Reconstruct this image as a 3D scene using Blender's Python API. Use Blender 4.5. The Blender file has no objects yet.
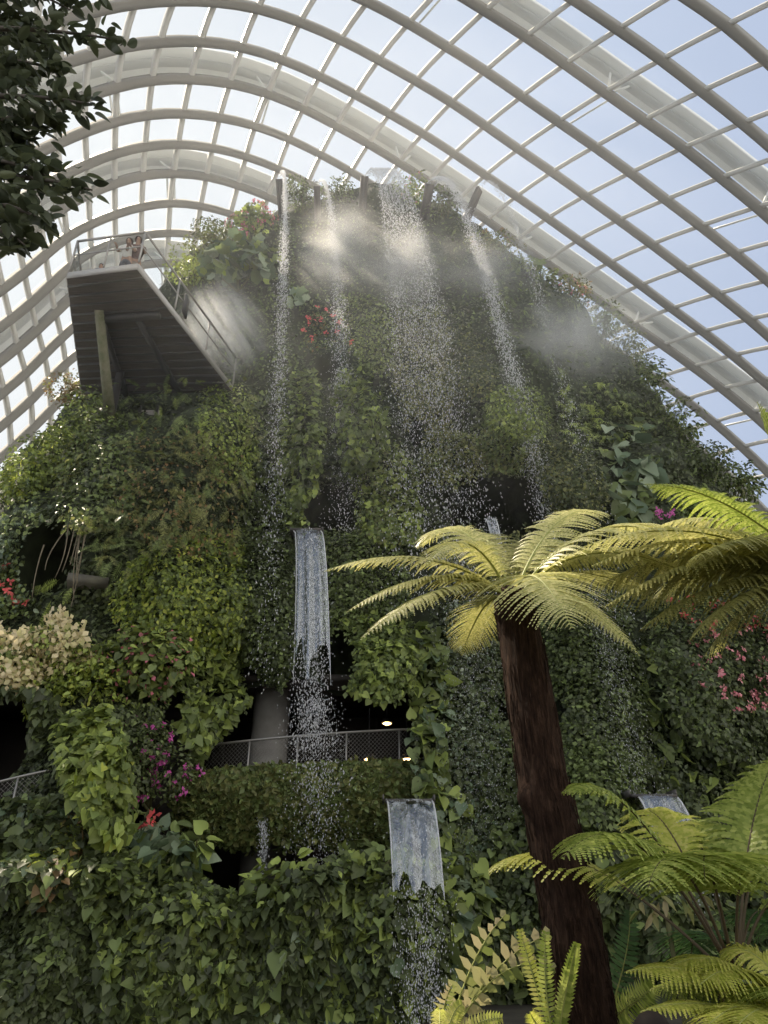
import bpy, math
import numpy as np
from mathutils import Vector
rng = np.random.default_rng(7)
SC = bpy.context.scene
COL = SC.collection
PITCH = math.radians(28.0); FPX = 720.0; EYE = 1.6
CP, SP = math.cos(PITCH), math.sin(PITCH)

def ray(px, py):
    """direction per unit of forward distance for photograph pixels"""
    u = (np.asarray(px, float) - 384) / FPX; v = (512 - np.asarray(py, float)) / FPX
    d = CP - v * SP
    return u / d, (SP + v * CP) / d
def at(px, py, Y):
    a, b = ray(px, py)
    return np.array([a * Y, Y, EYE + b * Y])
def proj(P):
    x, y, z = P[..., 0], P[..., 1], P[..., 2] - EYE
    d = y * CP + z * SP
    return 384 + FPX * x / d, 512 - FPX * (z * CP - y * SP) / d

# ------------------------------------------------------------------ objects
def tag(o, label=None, cat=None, group=None, kind=None):
    if label: o['label'] = label
    if cat: o['category'] = cat
    if group: o['group'] = group
    if kind: o['kind'] = kind
    return o
def empty(name, loc=(0, 0, 0), label=None, cat=None, group=None, kind=None, parent=None):
    o = bpy.data.objects.new(name, None); COL.objects.link(o)
    o.location = loc; o.empty_display_size = .1
    if parent: o.parent = parent
    return tag(o, label, cat, group, kind)

class MB:
    def __init__(s): s.V = []; s.F = {}; s.n = 0
    def add(s, V, F, m=0):
        V = np.asarray(V, float).reshape(-1, 3); F = np.asarray(F, int)
        s.V.append(V); s.F.setdefault((F.shape[1], m), []).append(F + s.n); s.n += len(V)
        return s
    def box(s, c, size, R=None, m=0):
        h = np.asarray(size, float) / 2
        V = np.array([[x, y, z] for x in (-1, 1) for y in (-1, 1) for z in (-1, 1)], float) * h
        if R is not None: V = V @ np.asarray(R).T
        return s.add(V + np.asarray(c, float), [[0, 1, 3, 2], [4, 6, 7, 5], [0, 4, 5, 1], [2, 3, 7, 6], [0, 2, 6, 4], [1, 5, 7, 3]], m)
    def tube(s, P, r, n=8, m=0, caps=True, sec=None):
        """tube along a polyline; r scalar or per point; sec: optional section outline (k,2) with up vectors"""
        P = np.asarray(P, float); k = len(P)
        r = np.broadcast_to(np.asarray(r, float), (k,))
        T = np.gradient(P, axis=0); T /= np.linalg.norm(T, axis=1, keepdims=True) + 1e-9
        ref = np.array([0, 0, 1.]) if abs(T[:, 2]).mean() < .85 else np.array([1., 0, 0])
        A = np.cross(T, ref); A /= np.linalg.norm(A, axis=1, keepdims=True) + 1e-9
        B = np.cross(A, T)
        a = np.arange(n) * 2 * np.pi / n
        V = P[:, None] + r[:, None, None] * (np.cos(a)[None, :, None] * A[:, None] + np.sin(a)[None, :, None] * B[:, None])
        i = np.arange(k - 1)[:, None] * n; j = np.arange(n)[None]; j2 = (j + 1) % n
        s.add(V, np.stack([i + j, i + j2, i + n + j2, i + n + j], -1).reshape(-1, 4), m)
        if caps and n > 2:
            base = s.n - k * n
            s.F.setdefault((n, m), []).append(np.array([list(range(base, base + n))[::-1], list(range(base + (k - 1) * n, base + k * n))]))
        return s
    def bar(s, P, up, w, h, m=0):
        """rectangular bar along P; up per point, w across, h downwards along -up"""
        P = np.asarray(P, float); up = np.asarray(up, float)
        T = np.gradient(P, axis=0); T /= np.linalg.norm(T, axis=1, keepdims=True) + 1e-9
        A = np.cross(T, up); A /= np.linalg.norm(A, axis=1, keepdims=True) + 1e-9
        V = np.stack([P + A * w / 2, P - A * w / 2, P - A * w / 2 - up * h, P + A * w / 2 - up * h], 1)
        k = len(P); i = np.arange(k - 1)[:, None] * 4; j = np.arange(4)[None]; j2 = (j + 1) % 4
        s.add(V, np.stack([i + j, i + 4 + j, i + 4 + j2, i + j2], -1).reshape(-1, 4), m)
        b = s.n - 4 * k
        s.F.setdefault((4, m), []).append(np.array([[b, b + 1, b + 2, b + 3], [s.n - 1, s.n - 2, s.n - 3, s.n - 4]]))
        return s
    def grid(s, P, m=0):
        a, b = P.shape[:2]
        i = np.arange(a - 1)[:, None] * b; j = np.arange(b - 1)[None]
        return s.add(P.reshape(-1, 3), np.stack([i + j, i + j + 1, i + b + j + 1, i + b + j], -1).reshape(-1, 4), m)
    def lathe(s, prof, c=(0, 0, 0), n=24, m=0):
        prof = np.asarray(prof, float); a = np.arange(n) * 2 * np.pi / n; k = len(prof)
        V = np.stack([prof[:, :1] * np.cos(a), prof[:, :1] * np.sin(a), np.repeat(prof[:, 1:], n, 1)], -1) + np.asarray(c, float)
        i = np.arange(k - 1)[:, None] * n; j = np.arange(n)[None]; j2 = (j + 1) % n
        return s.add(V, np.stack([i + j, i + j2, i + n + j2, i + n + j], -1).reshape(-1, 4), m)
    def build(s, name, mats, parent=None, smooth=False, origin=None):
        V = np.concatenate(s.V) if s.V else np.zeros((0, 3))
        if origin is not None: V = V - np.asarray(origin, float)
        idx, tot, mi = [], [], []
        for (k, m), L in s.F.items():
            F = np.concatenate(L); idx.append(F.ravel()); tot += [k] * len(F); mi += [m] * len(F)
        idx = np.concatenate(idx).astype(np.int32); tot = np.array(tot, np.int32)
        me = bpy.data.meshes.new(name)
        me.vertices.add(len(V)); me.vertices.foreach_set('co', V.ravel().astype(np.float32))
        me.loops.add(len(idx)); me.loops.foreach_set('vertex_index', idx)
        me.polygons.add(len(tot)); me.polygons.foreach_set('loop_start', np.concatenate([[0], np.cumsum(tot)[:-1]]).astype(np.int32))
        me.polygons.foreach_set('material_index', np.array(mi, np.int32))
        if smooth: me.polygons.foreach_set('use_smooth', np.ones(len(tot), bool))
        for m in (mats if isinstance(mats, (list, tuple)) else [mats]): me.materials.append(m)
        me.update(calc_edges=True); me.validate()
        o = bpy.data.objects.new(name, me); COL.objects.link(o)
        if origin is not None: o.location = origin
        if parent:
            o.parent = parent
            if origin is None: o.matrix_parent_inverse = parent.matrix_basis.inverted()   # vertices are in world space
        return o

# ------------------------------------------------------------------ materials
def nt(name):
    m = bpy.data.materials.new(name); m.use_nodes = True
    t = m.node_tree; t.nodes.clear()
    out = t.nodes.new('ShaderNodeOutputMaterial')
    def N(k, **kw):
        n = t.nodes.new(k)
        for a, b in kw.items():
            if a in n.inputs: n.inputs[a].default_value = b
            else: setattr(n, a, b)
        return n
    return m, t, out, N, t.links.new
def rgba(c): return (c[0], c[1], c[2], 1)
def ramp(N, cols, interp='LINEAR', pos=None):
    r = N('ShaderNodeValToRGB'); e = r.color_ramp.elements; r.color_ramp.interpolation = interp
    pos = pos or [i / max(1, len(cols) - 1) for i in range(len(cols))]
    while len(e) < len(cols): e.new(.5)
    for i, c in enumerate(cols): e[i].position = pos[i]; e[i].color = rgba(c)
    return r
_leaf = {}
def leafmat(name, cols, trans=.3, rough=.5, spec=.35):
    if name in _leaf: return _leaf[name]
    m, t, out, N, L = nt(name)
    g = N('ShaderNodeNewGeometry'); r = ramp(N, cols); L(g.outputs['Random Per Island'], r.inputs[0])
    p = N('ShaderNodeBsdfPrincipled'); p.inputs['Roughness'].default_value = rough; p.inputs['Specular IOR Level'].default_value = spec
    L(r.outputs[0], p.inputs['Base Color'])
    tr = N('ShaderNodeBsdfTranslucent'); hs = N('ShaderNodeHueSaturation'); hs.inputs['Saturation'].default_value = 1.0; hs.inputs['Value'].default_value = 1.35
    L(r.outputs[0], hs.inputs['Color']); L(hs.outputs[0], tr.inputs['Color'])
    mx = N('ShaderNodeMixShader'); mx.inputs[0].default_value = trans
    L(p.outputs[0], mx.inputs[1]); L(tr.outputs[0], mx.inputs[2]); L(mx.outputs[0], out.inputs[0])
    _leaf[name] = m
    return m
def plain(name, col, rough=.6, metal=0., noise=None, nscale=6., bump=0., spec=.4, stretch=(1, 1, 1)):
    m, t, out, N, L = nt(name)
    p = N('ShaderNodeBsdfPrincipled'); p.inputs['Roughness'].default_value = rough; p.inputs['Metallic'].default_value = metal
    p.inputs['Specular IOR Level'].default_value = spec
    p.inputs['Base Color'].default_value = rgba(col)
    if noise is not None or bump:
        tc = N('ShaderNodeTexCoord'); mp = N('ShaderNodeMapping'); mp.inputs['Scale'].default_value = stretch
        n = N('ShaderNodeTexNoise'); n.inputs['Scale'].default_value = nscale; n.inputs['Detail'].default_value = 6
        L(tc.outputs['Object'], mp.inputs[0]); L(mp.outputs[0], n.inputs['Vector'])
        if noise is not None:
            r = ramp(N, [col, noise], pos=[.35, .65]); L(n.outputs['Fac'], r.inputs[0]); L(r.outputs[0], p.inputs['Base Color'])
        if bump:
            b = N('ShaderNodeBump'); b.inputs['Strength'].default_value = bump; b.inputs['Distance'].default_value = .05
            L(n.outputs['Fac'], b.inputs['Height']); L(b.outputs[0], p.inputs['Normal'])
    L(p.outputs[0], out.inputs[0])
    return m
def emis(name, col, s):
    m, t, out, N, L = nt(name)
    e = N('ShaderNodeEmission'); e.inputs[0].default_value = rgba(col); e.inputs[1].default_value = s
    L(e.outputs[0], out.inputs[0]); return m

M_RIB = plain('rib_grey_paint', (.27, .262, .24), .55)
M_PUR = plain('bar_pale_paint', (.66, .655, .62), .4)
M_ARCH = plain('arch_white_paint', (.68, .69, .68), .5)
M_ARCHD = plain('arch_seam_grey', (.5, .51, .51), .6)
M_SOIL = plain('planted_substrate', (.016, .020, .010), .95, noise=(.035, .045, .02), nscale=2., bump=.4)
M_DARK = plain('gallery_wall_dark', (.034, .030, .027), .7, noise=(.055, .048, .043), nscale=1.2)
M_CONC = plain('concrete_grey', (.23, .22, .21), .8, noise=(.30, .29, .27), nscale=3., bump=.1)
M_GROUND = plain('soil_ground', (.03, .025, .018), .95, noise=(.05, .045, .03), nscale=2., bump=.5)
M_STEEL = plain('brushed_steel', (.30, .29, .27), .4, metal=.6)
M_SPOUT = plain('spout_metal', (.075, .068, .062), .5, metal=.15)
M_BLACKST = plain('dark_steel', (.055, .052, .05), .5, metal=.2)
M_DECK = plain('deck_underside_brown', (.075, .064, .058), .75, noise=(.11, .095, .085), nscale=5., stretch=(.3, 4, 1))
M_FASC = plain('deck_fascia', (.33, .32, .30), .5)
M_MOSSPOST = plain('mossy_post', (.12, .13, .07), .9, noise=(.2, .19, .13), nscale=5., bump=.3)
M_ROOT = plain('root_brown', (.12, .10, .065), .9, noise=(.19, .16, .11), nscale=8.)
M_BARK = plain('pale_bark', (.09, .08, .07), .9, noise=(.16, .14, .12), nscale=6., bump=.4)
M_STEM = plain('stem_green_brown', (.12, .12, .05), .7)
M_RACHIS = plain('rachis_brown', (.07, .05, .025), .7)
M_RACHISG = plain('rachis_green', (.25, .27, .07), .6)

def glassmat():
    m, t, out, N, L = nt('dome_glass')
    tr = N('ShaderNodeBsdfTransparent'); tr.inputs[0].default_value = (.93, .95, .96, 1)
    gl = N('ShaderNodeBsdfGlossy'); gl.inputs['Roughness'].default_value = .03
    lw = N('ShaderNodeLayerWeight'); lw.inputs[0].default_value = .25
    mul = N('ShaderNodeMath', operation='MULTIPLY'); mul.inputs[1].default_value = .35
    L(lw.outputs['Fresnel'], mul.inputs[0])
    mx = N('ShaderNodeMixShader'); L(mul.outputs[0], mx.inputs[0]); L(tr.outputs[0], mx.inputs[1]); L(gl.outputs[0], mx.inputs[2])
    L(mx.outputs[0], out.inputs[0]); return m
M_GLASS = glassmat()
def rawmat(name, cover, col=(.85, .9, .95), scale=(40, 40, 3), lo=.4, hi=.6, gloss=.5):
    """falling water film: streaks of white foam over a clear, glossy sheet"""
    m, t, out, N, L = nt(name)
    tc = N('ShaderNodeTexCoord'); mp = N('ShaderNodeMapping'); mp.inputs['Scale'].default_value = scale
    n = N('ShaderNodeTexNoise'); n.inputs['Scale'].default_value = 1; n.inputs['Detail'].default_value = 5
    L(tc.outputs['Object'], mp.inputs[0]); L(mp.outputs[0], n.inputs['Vector'])
    r = ramp(N, [(0, 0, 0), (cover, cover, cover)], pos=[lo, hi]); L(n.outputs['Fac'], r.inputs[0])
    tr = N('ShaderNodeBsdfTransparent'); gl = N('ShaderNodeBsdfGlossy'); gl.inputs['Roughness'].default_value = .12
    gl.inputs[0].default_value = (.8, .85, .92, 1)
    film = N('ShaderNodeMixShader'); film.inputs[0].default_value = gloss; L(tr.outputs[0], film.inputs[1]); L(gl.outputs[0], film.inputs[2])
    df = N('ShaderNodeBsdfDiffuse'); df.inputs[0].default_value = rgba(col)
    tl = N('ShaderNodeBsdfTranslucent'); tl.inputs[0].default_value = rgba(col)
    foam = N('ShaderNodeMixShader'); foam.inputs[0].default_value = .45; L(df.outputs[0], foam.inputs[1]); L(tl.outputs[0], foam.inputs[2])
    mx = N('ShaderNodeMixShader'); L(r.outputs[0], mx.inputs[0]); L(film.outputs[0], mx.inputs[1]); L(foam.outputs[0], mx.inputs[2])
    b = N('ShaderNodeBump'); b.inputs['Strength'].default_value = .5; b.inputs['Distance'].default_value = .05
    L(n.outputs['Fac'], b.inputs['Height']); L(b.outputs[0], gl.inputs['Normal'])
    L(mx.outputs[0], out.inputs[0]); return m
M_SHEET = rawmat('water_sheet_clear', .26, scale=(13, 13, 4.5), lo=.46, hi=.62, gloss=.22)
M_SHEET2 = rawmat('water_sheet_streaky', .6, scale=(9, 9, .8), lo=.45, hi=.7, gloss=.2)
M_SHEET3 = rawmat('water_sheet_dark', .25, col=(.6, .68, .8), scale=(9, 9, .8), lo=.45, hi=.75, gloss=.22)
def dropmat():
    m, t, out, N, L = nt('water_drops')
    df = N('ShaderNodeBsdfDiffuse'); df.inputs[0].default_value = (.92, .93, .95, 1)
    tl = N('ShaderNodeBsdfTranslucent'); tl.inputs[0].default_value = (.92, .93, .95, 1)
    gl = N('ShaderNodeBsdfGlossy'); gl.inputs['Roughness'].default_value = .2
    a = N('ShaderNodeMixShader'); a.inputs[0].default_value = .5; L(df.outputs[0], a.inputs[1]); L(tl.outputs[0], a.inputs[2])
    b = N('ShaderNodeMixShader'); b.inputs[0].default_value = .2; L(a.outputs[0], b.inputs[1]); L(gl.outputs[0], b.inputs[2])
    tr = N('ShaderNodeBsdfTransparent')
    c = N('ShaderNodeMixShader'); c.inputs[0].default_value = .4; L(b.outputs[0], c.inputs[1]); L(tr.outputs[0], c.inputs[2])
    L(c.outputs[0], out.inputs[0]); return m
M_DROP = dropmat()

# ------------------------------------------------------------------ dome roof
NODES = {0: '7:486,9 8:527,34 9:566,62 10:605,91 11:645,119 12:686,145 13:723.5,176.5 14:761,205',
1: '6:409.5,21 7:447.5,46 8:486,69 9:522.5,95 10:560,120 11:597,145 12:632,171.5 13:667,199 14:702,225 15:737,251.5',
-1: '9:620,27.5 10:663.5,57.5 11:703.5,89 12:746,121', -2: '10:733.5,21',
2: '3:255,5 4:300,20 5:340,37 6:378,58 7:415,78 8:452,100 9:486,124 10:519,148 11:552.5,170 12:586,195 13:620,219 14:653.5,243 15:685,268 16:720,293 17:752,318',
3: '-1:87,52 0:122,43 1:158,40 2:200,39 3:242,45 4:281,58 5:319,75 6:355,93 7:390,113 8:424,132 9:454,151.5 10:486,174 11:517.5,195 12:549,216.5 13:579,238 14:611,261.5 15:642,283 16:673.5,308 17:705,330.5 18:735,354 19:763,379',
4: '-1:83,97 0:115,85 1:150,77 2:190,77 3:229,81 4:268,92 5:303,107 6:335,125 7:368,143 8:398,162 11:487.5,219 12:515,240 13:546,261.5 14:575,281 15:603.5,302 16:632,323 17:663.5,344 18:695,367 19:725,388 20:751,409',
5: '-1:83,128 0:115,118 1:147,113 2:182,112 3:218,117 4:253,124 5:288,137 6:320,153 7:352,170 18:657,377 19:686,399 20:716,422',
6: '-1:85,163 0:113,152 1:143,145 2:177,142 3:212,146 4:245,155 5:278,168',
7: '-1:88,190 0:113,180 1:142,172 2:172,172 3:206,175 4:237,185',
8: '2:168,201 1:140,206.5 0:114,214 -1:87.5,225.5 -2:65.5,233 -3:43.7,252 -4:21.6,271 -5:1,286',
9: '2:167.5,230.5 1:140,234.5 0:114,239.5 -1:89,247 -2:68.5,263.6 -3:48,282.6 -4:28,302 -5:9,317',
10: '-3:53,312 -4:35.5,327 -5:15,345', 11: '-3:60,336 -4:42,352.5 -5:24,371.5', 12: '-3:63.5,360 -4:47,378 -5:30.5,398'}
SHC = np.array([2., 22., 0.]); SHR = np.array([36., 42., 50.])        # the shell the gridwork follows
def shell_hit(px, py):
    a, b = ray(px, py); d = np.stack([a, np.ones_like(a), b], -1); d /= np.linalg.norm(d, axis=-1, keepdims=True)
    o = (np.array([0, 0, EYE]) - SHC) / SHR; e = d / SHR
    A = (e * e).sum(-1); B = (e * o).sum(-1); C = (o * o).sum() - 1
    t = (-B + np.sqrt(B * B - A * C)) / A
    return np.array([0, 0, EYE]) + d * t[..., None]
def to_chart(P):
    q = (P - SHC) / SHR; th = np.arccos(np.clip(q[..., 2], -1, 1)); r = np.hypot(q[..., 0], q[..., 1]) + 1e-9
    return np.stack([q[..., 0] / r * th, q[..., 1] / r * th], -1)
def from_chart(c):
    th = np.linalg.norm(c, axis=-1) + 1e-9; s = np.sin(th) / th
    return SHC + SHR * np.stack([c[..., 0] * s, c[..., 1] * s, np.cos(th)], -1)
def shell_normal(P):
    n = (P - SHC) / SHR ** 2
    return n / np.linalg.norm(n, axis=-1, keepdims=True)
kj, pp = [], []
for k, s in NODES.items():
    for it in s.split():
        j, xy = it.split(':'); kj.append((k, int(j))); pp.append(tuple(map(float, xy.split(','))))
kj = np.array(kj, float); pp = np.array(pp)
ch = to_chart(shell_hit(pp[:, 0], pp[:, 1]))
def tps(d): return np.where(d > 0, d * d * np.log(d + 1e-12), 0)
n_ = len(kj)
Km = tps(np.linalg.norm(kj[:, None] - kj[None], axis=-1)) + np.eye(n_) * 2.0
Pm = np.concatenate([np.ones((n_, 1)), kj], 1)
Wt = np.linalg.solve(np.block([[Km, Pm], [Pm.T, np.zeros((3, 3))]]), np.concatenate([ch, np.zeros((3, 2))]))
def roof(k, j, off=0.):
    q = np.stack([np.asarray(k, float), np.asarray(j, float)], -1)
    d = np.linalg.norm(q[..., None, :] - kj, axis=-1)
    c = tps(d) @ Wt[:n_] + Wt[n_] + q @ Wt[n_ + 1:]
    P = from_chart(c); nn = shell_normal(P)
    return P + nn * off, nn, np.linalg.norm(c, axis=-1)
K0, K1, J0, J1 = -9, 15, -11, 27
dome = empty('ceiling', (SHC[0], SHC[1], 0), 'glazed dome of grey steel ribs and pale bars over the planted mountain', 'roof', kind='structure')
for k in range(K0, K1 + 1):
    j = np.arange(J0, J1 + .01, .5); P, nn, th = roof(np.full_like(j, k), j)
    ok = th < 1.6
    if ok.sum() > 4: MB().bar(P[ok], nn[ok], .42, .62).build('rib', M_RIB, dome)
for jj in range(J0, J1 + 1):
    k = np.arange(K0, K1 + .01, .5); P, nn, th = roof(k, np.full_like(k, jj), -.02)
    ok = th < 1.6
    if ok.sum() > 4: MB().bar(P[ok], nn[ok], .26, .34).build('glazing_bar', M_PUR, dome)
kk, jj = np.meshgrid(np.arange(K0, K1 + 1), np.arange(J0, J1 + 1), indexing='ij')
P, nn, th = roof(kk, jj, .03)
gm = MB()
b_ = P.shape[1]
F = [[a * b_ + c, a * b_ + c + 1, (a + 1) * b_ + c + 1, (a + 1) * b_ + c] for a in range(P.shape[0] - 1) for c in range(b_ - 1)
     if max(th[a, c], th[a + 1, c + 1], th[a, c + 1], th[a + 1, c]) < 1.6]
gm.add(P, F).build('glazing', M_GLASS, dome)
# outer arches of the dome, seen through the glass
for ka, lab in ((-.14, 0), (3.8, 0), (6.82, 0), (9.8, 0)):
    j = np.arange(J0, J1 + .01, .5); P, nn, th = roof(np.full_like(j, ka), j, 1.6); ok = th < 1.55
    if ok.sum() < 5: continue
    arch = MB().bar(P[ok], nn[ok], 1.5, .35).build('outer_arch', M_ARCH, dome)
    P2 = roof(np.full_like(j, ka), j, 1.13)[0]
    MB().bar(P2[ok], nn[ok], .5, .1).build('seam', M_ARCHD, arch)
    for js in range(-10 + (2 if ka > 1 and ka < 5 else 0), J1 - 1, 4):
        A, _, ta = roof(np.array([ka]), np.array([float(js)]), 1.2)
        if ta[0] > 1.5: continue
        s = MB(); kn = round(ka + .2)
        for o_ in (0., .22):
            s.tube([roof(np.array([kn + 1.]), np.array([js + o_]), .15)[0][0], roof(np.array([ka + .1]), np.array([js + .1 + o_]), 1.7)[0][0]], .07, 6)
            s.tube([roof(np.array([kn + .05]), np.array([js + .1]), .1)[0][0], roof(np.array([ka - .1]), np.array([js - .35 + o_ * 3]), 1.5)[0][0]], .08, 6)
        s.build('strut', M_ARCH, arch)

# ------------------------------------------------------------------ the planted mountain
def lerp(x, xs, ys): return np.interp(x, xs, ys)
def sst(a, b, x):
    t = np.clip((x - a) / (b - a), 0, 1); return t * t * (3 - 2 * t)
_nz = rng.random((64, 64))
def vnoise(x, y):
    xi = np.floor(x).astype(int); yi = np.floor(y).astype(int); fx = x - xi; fy = y - yi
    fx = fx * fx * (3 - 2 * fx); fy = fy * fy * (3 - 2 * fy); g = lambda a, b: _nz[a % 64, b % 64]
    return (g(xi, yi) * (1 - fx) + g(xi + 1, yi) * fx) * (1 - fy) + (g(xi, yi + 1) * (1 - fx) + g(xi + 1, yi + 1) * fx) * fy - .5
ZT = 31.0
XL = lambda z: lerp(z, [-1, 8, 15.5, 16.8, 18, 26, 29, ZT], [-19, -16.5, -14.2, -13, -11.6, -9.6, -6.5, -3.8])
XR = lambda z: lerp(z, [-1, 8, 15, 19.8, 23.5, 27, 29.8, ZT], [18.4, 15.9, 12.6, 10.4, 8.6, 6.2, 3.9, 2.0])
YC = 23.6
CAVES = [(-1.5, 11.2, .8, .95, 2.8), (3.2, 11.5, 1.7, 1.05, 3.2), (-8.35, 9.0, .85, 1.1, 2.2), (-1.9, 17.3, .5, .8, 1.2), 
         (-1.1, 6.6, .5, .9, 1.6), (1.0, 14.5, .25, .6, 1.2), (3.4, 5.4, .9, .5, 1.2), (-5.3, 6.1, .5, .6, 1.)]
def FY(x, z, caves=False, lump=True):
    """distance of the mountain's face for world x, z"""
    yb = lerp(z, [-1, 1.9, 4, 6, 10.3, 12, 17, 22, 26, ZT], [14.6, 15.0, 16.3, 17.0, 17.7, 18.3, 19.1, 20.6, 21.5, 22.8])
    xl, xr = XL(z), XR(z); t = np.clip((x - (xl + xr) / 2) / ((xr - xl) / 2), -1, 1)
    Y = yb + (YC - yb) * (1 - np.sqrt(1 - np.abs(t) ** 2.4 + 1e-9))
    Y = Y - 1.7 * sst(-3.6, -5.6, x) * sst(16.5, 12.5, z) * sst(-15, -9, x)          # the shoulder on the left
    Y = Y - .9 * sst(-7.2, -5.2, x) * sst(1.6, .2, x) * sst(2.15 - .5 * sst(-4.6, -4, x) * sst(-1.2, -1.8, x), 1.75 - .5 * sst(-4.6, -4, x) * sst(-1.2, -1.8, x), z)            # planter wall below the walkway
    Y = Y - .7 * sst(-2.6, -2.2, x) * sst(.0, -.5, x) * sst(12.3, 12.8, z) * sst(17.6, 15.6, z)
    Y = Y - .8 * sst(1.2, 2.6, x) * sst(5.2, 3.6, x) * sst(12.8, 13.6, z) * sst(17.5, 15., z)
    Y = Y - (.9 * vnoise(x * .8 + 3, z * 1.0 + 9) + .25) * sst(3.2, 2.2, z)
    if lump: Y = Y - 1.05 * vnoise(x * .55 + 7, z * .5 + 3) - .5 * vnoise(x * 1.4, z * 1.3)
    if caves:
        for cx, cz, rx, rz, dp in CAVES:
            Y = Y + dp * sst(1.15, .75, np.hypot((x - cx) / rx, (z - cz) / rz))
    return Y
def march(px, py):
    a, b = ray(px, py); Ys = np.arange(11., 30., .08)
    out = np.full(len(a), np.nan)
    for i in range(0, len(a), 4000):
        A, B = a[i:i + 4000, None], b[i:i + 4000, None]
        x = A * Ys; z = EYE + B * Ys
        inside = (z < ZT) & (x > XL(z)) & (x < XR(z)) & (Ys > FY(x, z))
        hit = inside.any(1); k = inside.argmax(1)
        out[i:i + 4000] = np.where(hit, Ys[k], np.nan)
    return out
# open fronts of the two walkway galleries (world x, z boxes)
def in_gallery(x, z): return ((x > -4.3) & (x < -1.5) & (z > 1.4) & (z < 3)) | ((x > -4.9) & (x < .75) & (z > 1.9) & (z < 6.0)) | ((x > -9.5) & (x < -7.35) & (z > 3.0) & (z < 5.3))
nu, nz = 260, 210
zz = np.linspace(-1, ZT, nz)[:, None]; uu = np.sin(np.linspace(-np.pi / 2, np.pi / 2, nu))[None]
xx = (XL(zz) + XR(zz)) / 2 + uu * (XR(zz) - XL(zz)) / 2; z2 = zz + 0 * uu
yy = FY(xx, z2, True)
PM = np.stack([xx, yy, z2], -1)
hb = MB()
i = np.arange(nz - 1)[:, None] * nu; j = np.arange(nu - 1)[None]
F = np.stack([i + j, i + j + 1, i + nu + j + 1, i + nu + j], -1)
cx = (xx[:-1, :-1] + xx[1:, 1:]) / 2; cz = (z2[:-1, :-1] + z2[1:, 1:]) / 2
hb.add(PM, F[~in_gallery(cx, cz)])
back = np.stack([xx, 2 * YC + 2 - yy, z2], -1)[:, ::-1]                              # the far side of the mountain
hb.grid(back)
hb.grid(np.stack([np.stack([PM[-1], back[-1, ::-1]])[0], back[-1, ::-1]]))            # flat summit
hb.grid(np.stack([PM[:, -1], back[:, 0]])); hb.grid(np.stack([back[:, -1], PM[:, 0]]))
tag(hb.build('hill', M_SOIL, smooth=True), 'dark planted mountain standing under the glass dome', 'mountain', kind='structure')
g = MB(); a = np.linspace(0, 2 * np.pi, 97)
rr = np.array([.01, 8, 16, 24, 32, 44])[:, None]
g.grid(np.stack([2 + rr * np.cos(a), 22 + rr * np.sin(a) * 1.05, 0 * rr * a + .12 * vnoise(rr * np.cos(a) * .4, rr * np.sin(a) * .4) * (rr < 30) - .05], -1))
tag(g.build('floor', M_GROUND), 'dark soil ground of the conservatory', 'ground', kind='structure')

# galleries behind the walkways
def shellbox(x0, x1, y0, y1, z0, z1):
    b = MB(); t = .15
    b.box(((x0 + x1) / 2, y1, (z0 + z1) / 2), (x1 - x0, t, z1 - z0))
    for x in (x0, x1): b.box((x, (y0 + y1) / 2, (z0 + z1) / 2), (t, y1 - y0, z1 - z0))
    b.box(((x0 + x1) / 2, (y0 + y1) / 2, z1), (x1 - x0, y1 - y0, t))
    return b
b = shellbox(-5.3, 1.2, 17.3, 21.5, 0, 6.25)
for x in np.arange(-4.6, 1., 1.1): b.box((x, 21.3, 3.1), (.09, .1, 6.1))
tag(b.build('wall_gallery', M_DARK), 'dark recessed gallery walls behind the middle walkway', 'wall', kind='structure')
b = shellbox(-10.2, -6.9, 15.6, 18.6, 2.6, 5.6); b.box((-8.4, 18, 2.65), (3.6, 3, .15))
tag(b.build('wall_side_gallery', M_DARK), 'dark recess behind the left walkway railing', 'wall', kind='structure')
c = at(268, 760, 18.4)
col = MB().lathe([(.0, -.2), (.46, -.2), (.46, 3.6), (.45, 6.2), (0, 6.2)], (c[0], 18.4, 0), 40)
tag(col.build('concrete_column', M_CONC, smooth=True), 'round grey concrete column rising through the walkway gallery', 'column', kind='structure')

# ------------------------------------------------------------------ leaves
def tpl_heart():
    h = [(0, .06), (-.24, -.10), (-.47, .12), (-.45, .42), (-.22, .78), (0, 1.08)]
    L = [(x, y, .30 * abs(x) - .12 * y * y) for x, y in h]
    R = [(-x, y, .30 * abs(x) - .12 * y * y) for x, y in h[1:-1]]
    return np.array(L + R), [np.array([[0, 1, 2, 3, 4, 5], [0, 5, 9, 8, 7, 6]])]
def tpl_oval(w=.3):
    L = [(0, 0, 0), (-w * .8, .25, .1), (-w, .55, .08), (0, 1, -.15), (w, .55, .08), (w * .8, .25, .1)]
    return np.array(L), [np.array([[0, 3, 2, 1], [0, 5, 4, 3]])]
def tpl_leaf(w=.24):
    y = [0, .12, .3, .5, .7, .88, 1.0]; x = [.02, .6, .95, 1, .82, .42, .0]
    L = [(0, 0, 0)] + [(-w * a, b_, .09 * a - .16 * b_ * b_) for a, b_ in list(zip(x, y))[1:-1]] + [(0, 1, -.16)]
    R = [(w * a, b_, .09 * a - .16 * b_ * b_) for a, b_ in list(zip(x, y))[1:-1]]
    return np.array(L + R), [np.array([[0, 6, 5, 4, 3, 2, 1], [0, 7, 8, 9, 10, 11, 6]])]
def tpl_dia(w=.36):
    return np.array([(0, 0, 0), (-w, .5, .06), (0, 1, -.08), (w, .5, .06)]), [np.array([[0, 3, 2, 1]])]
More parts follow.
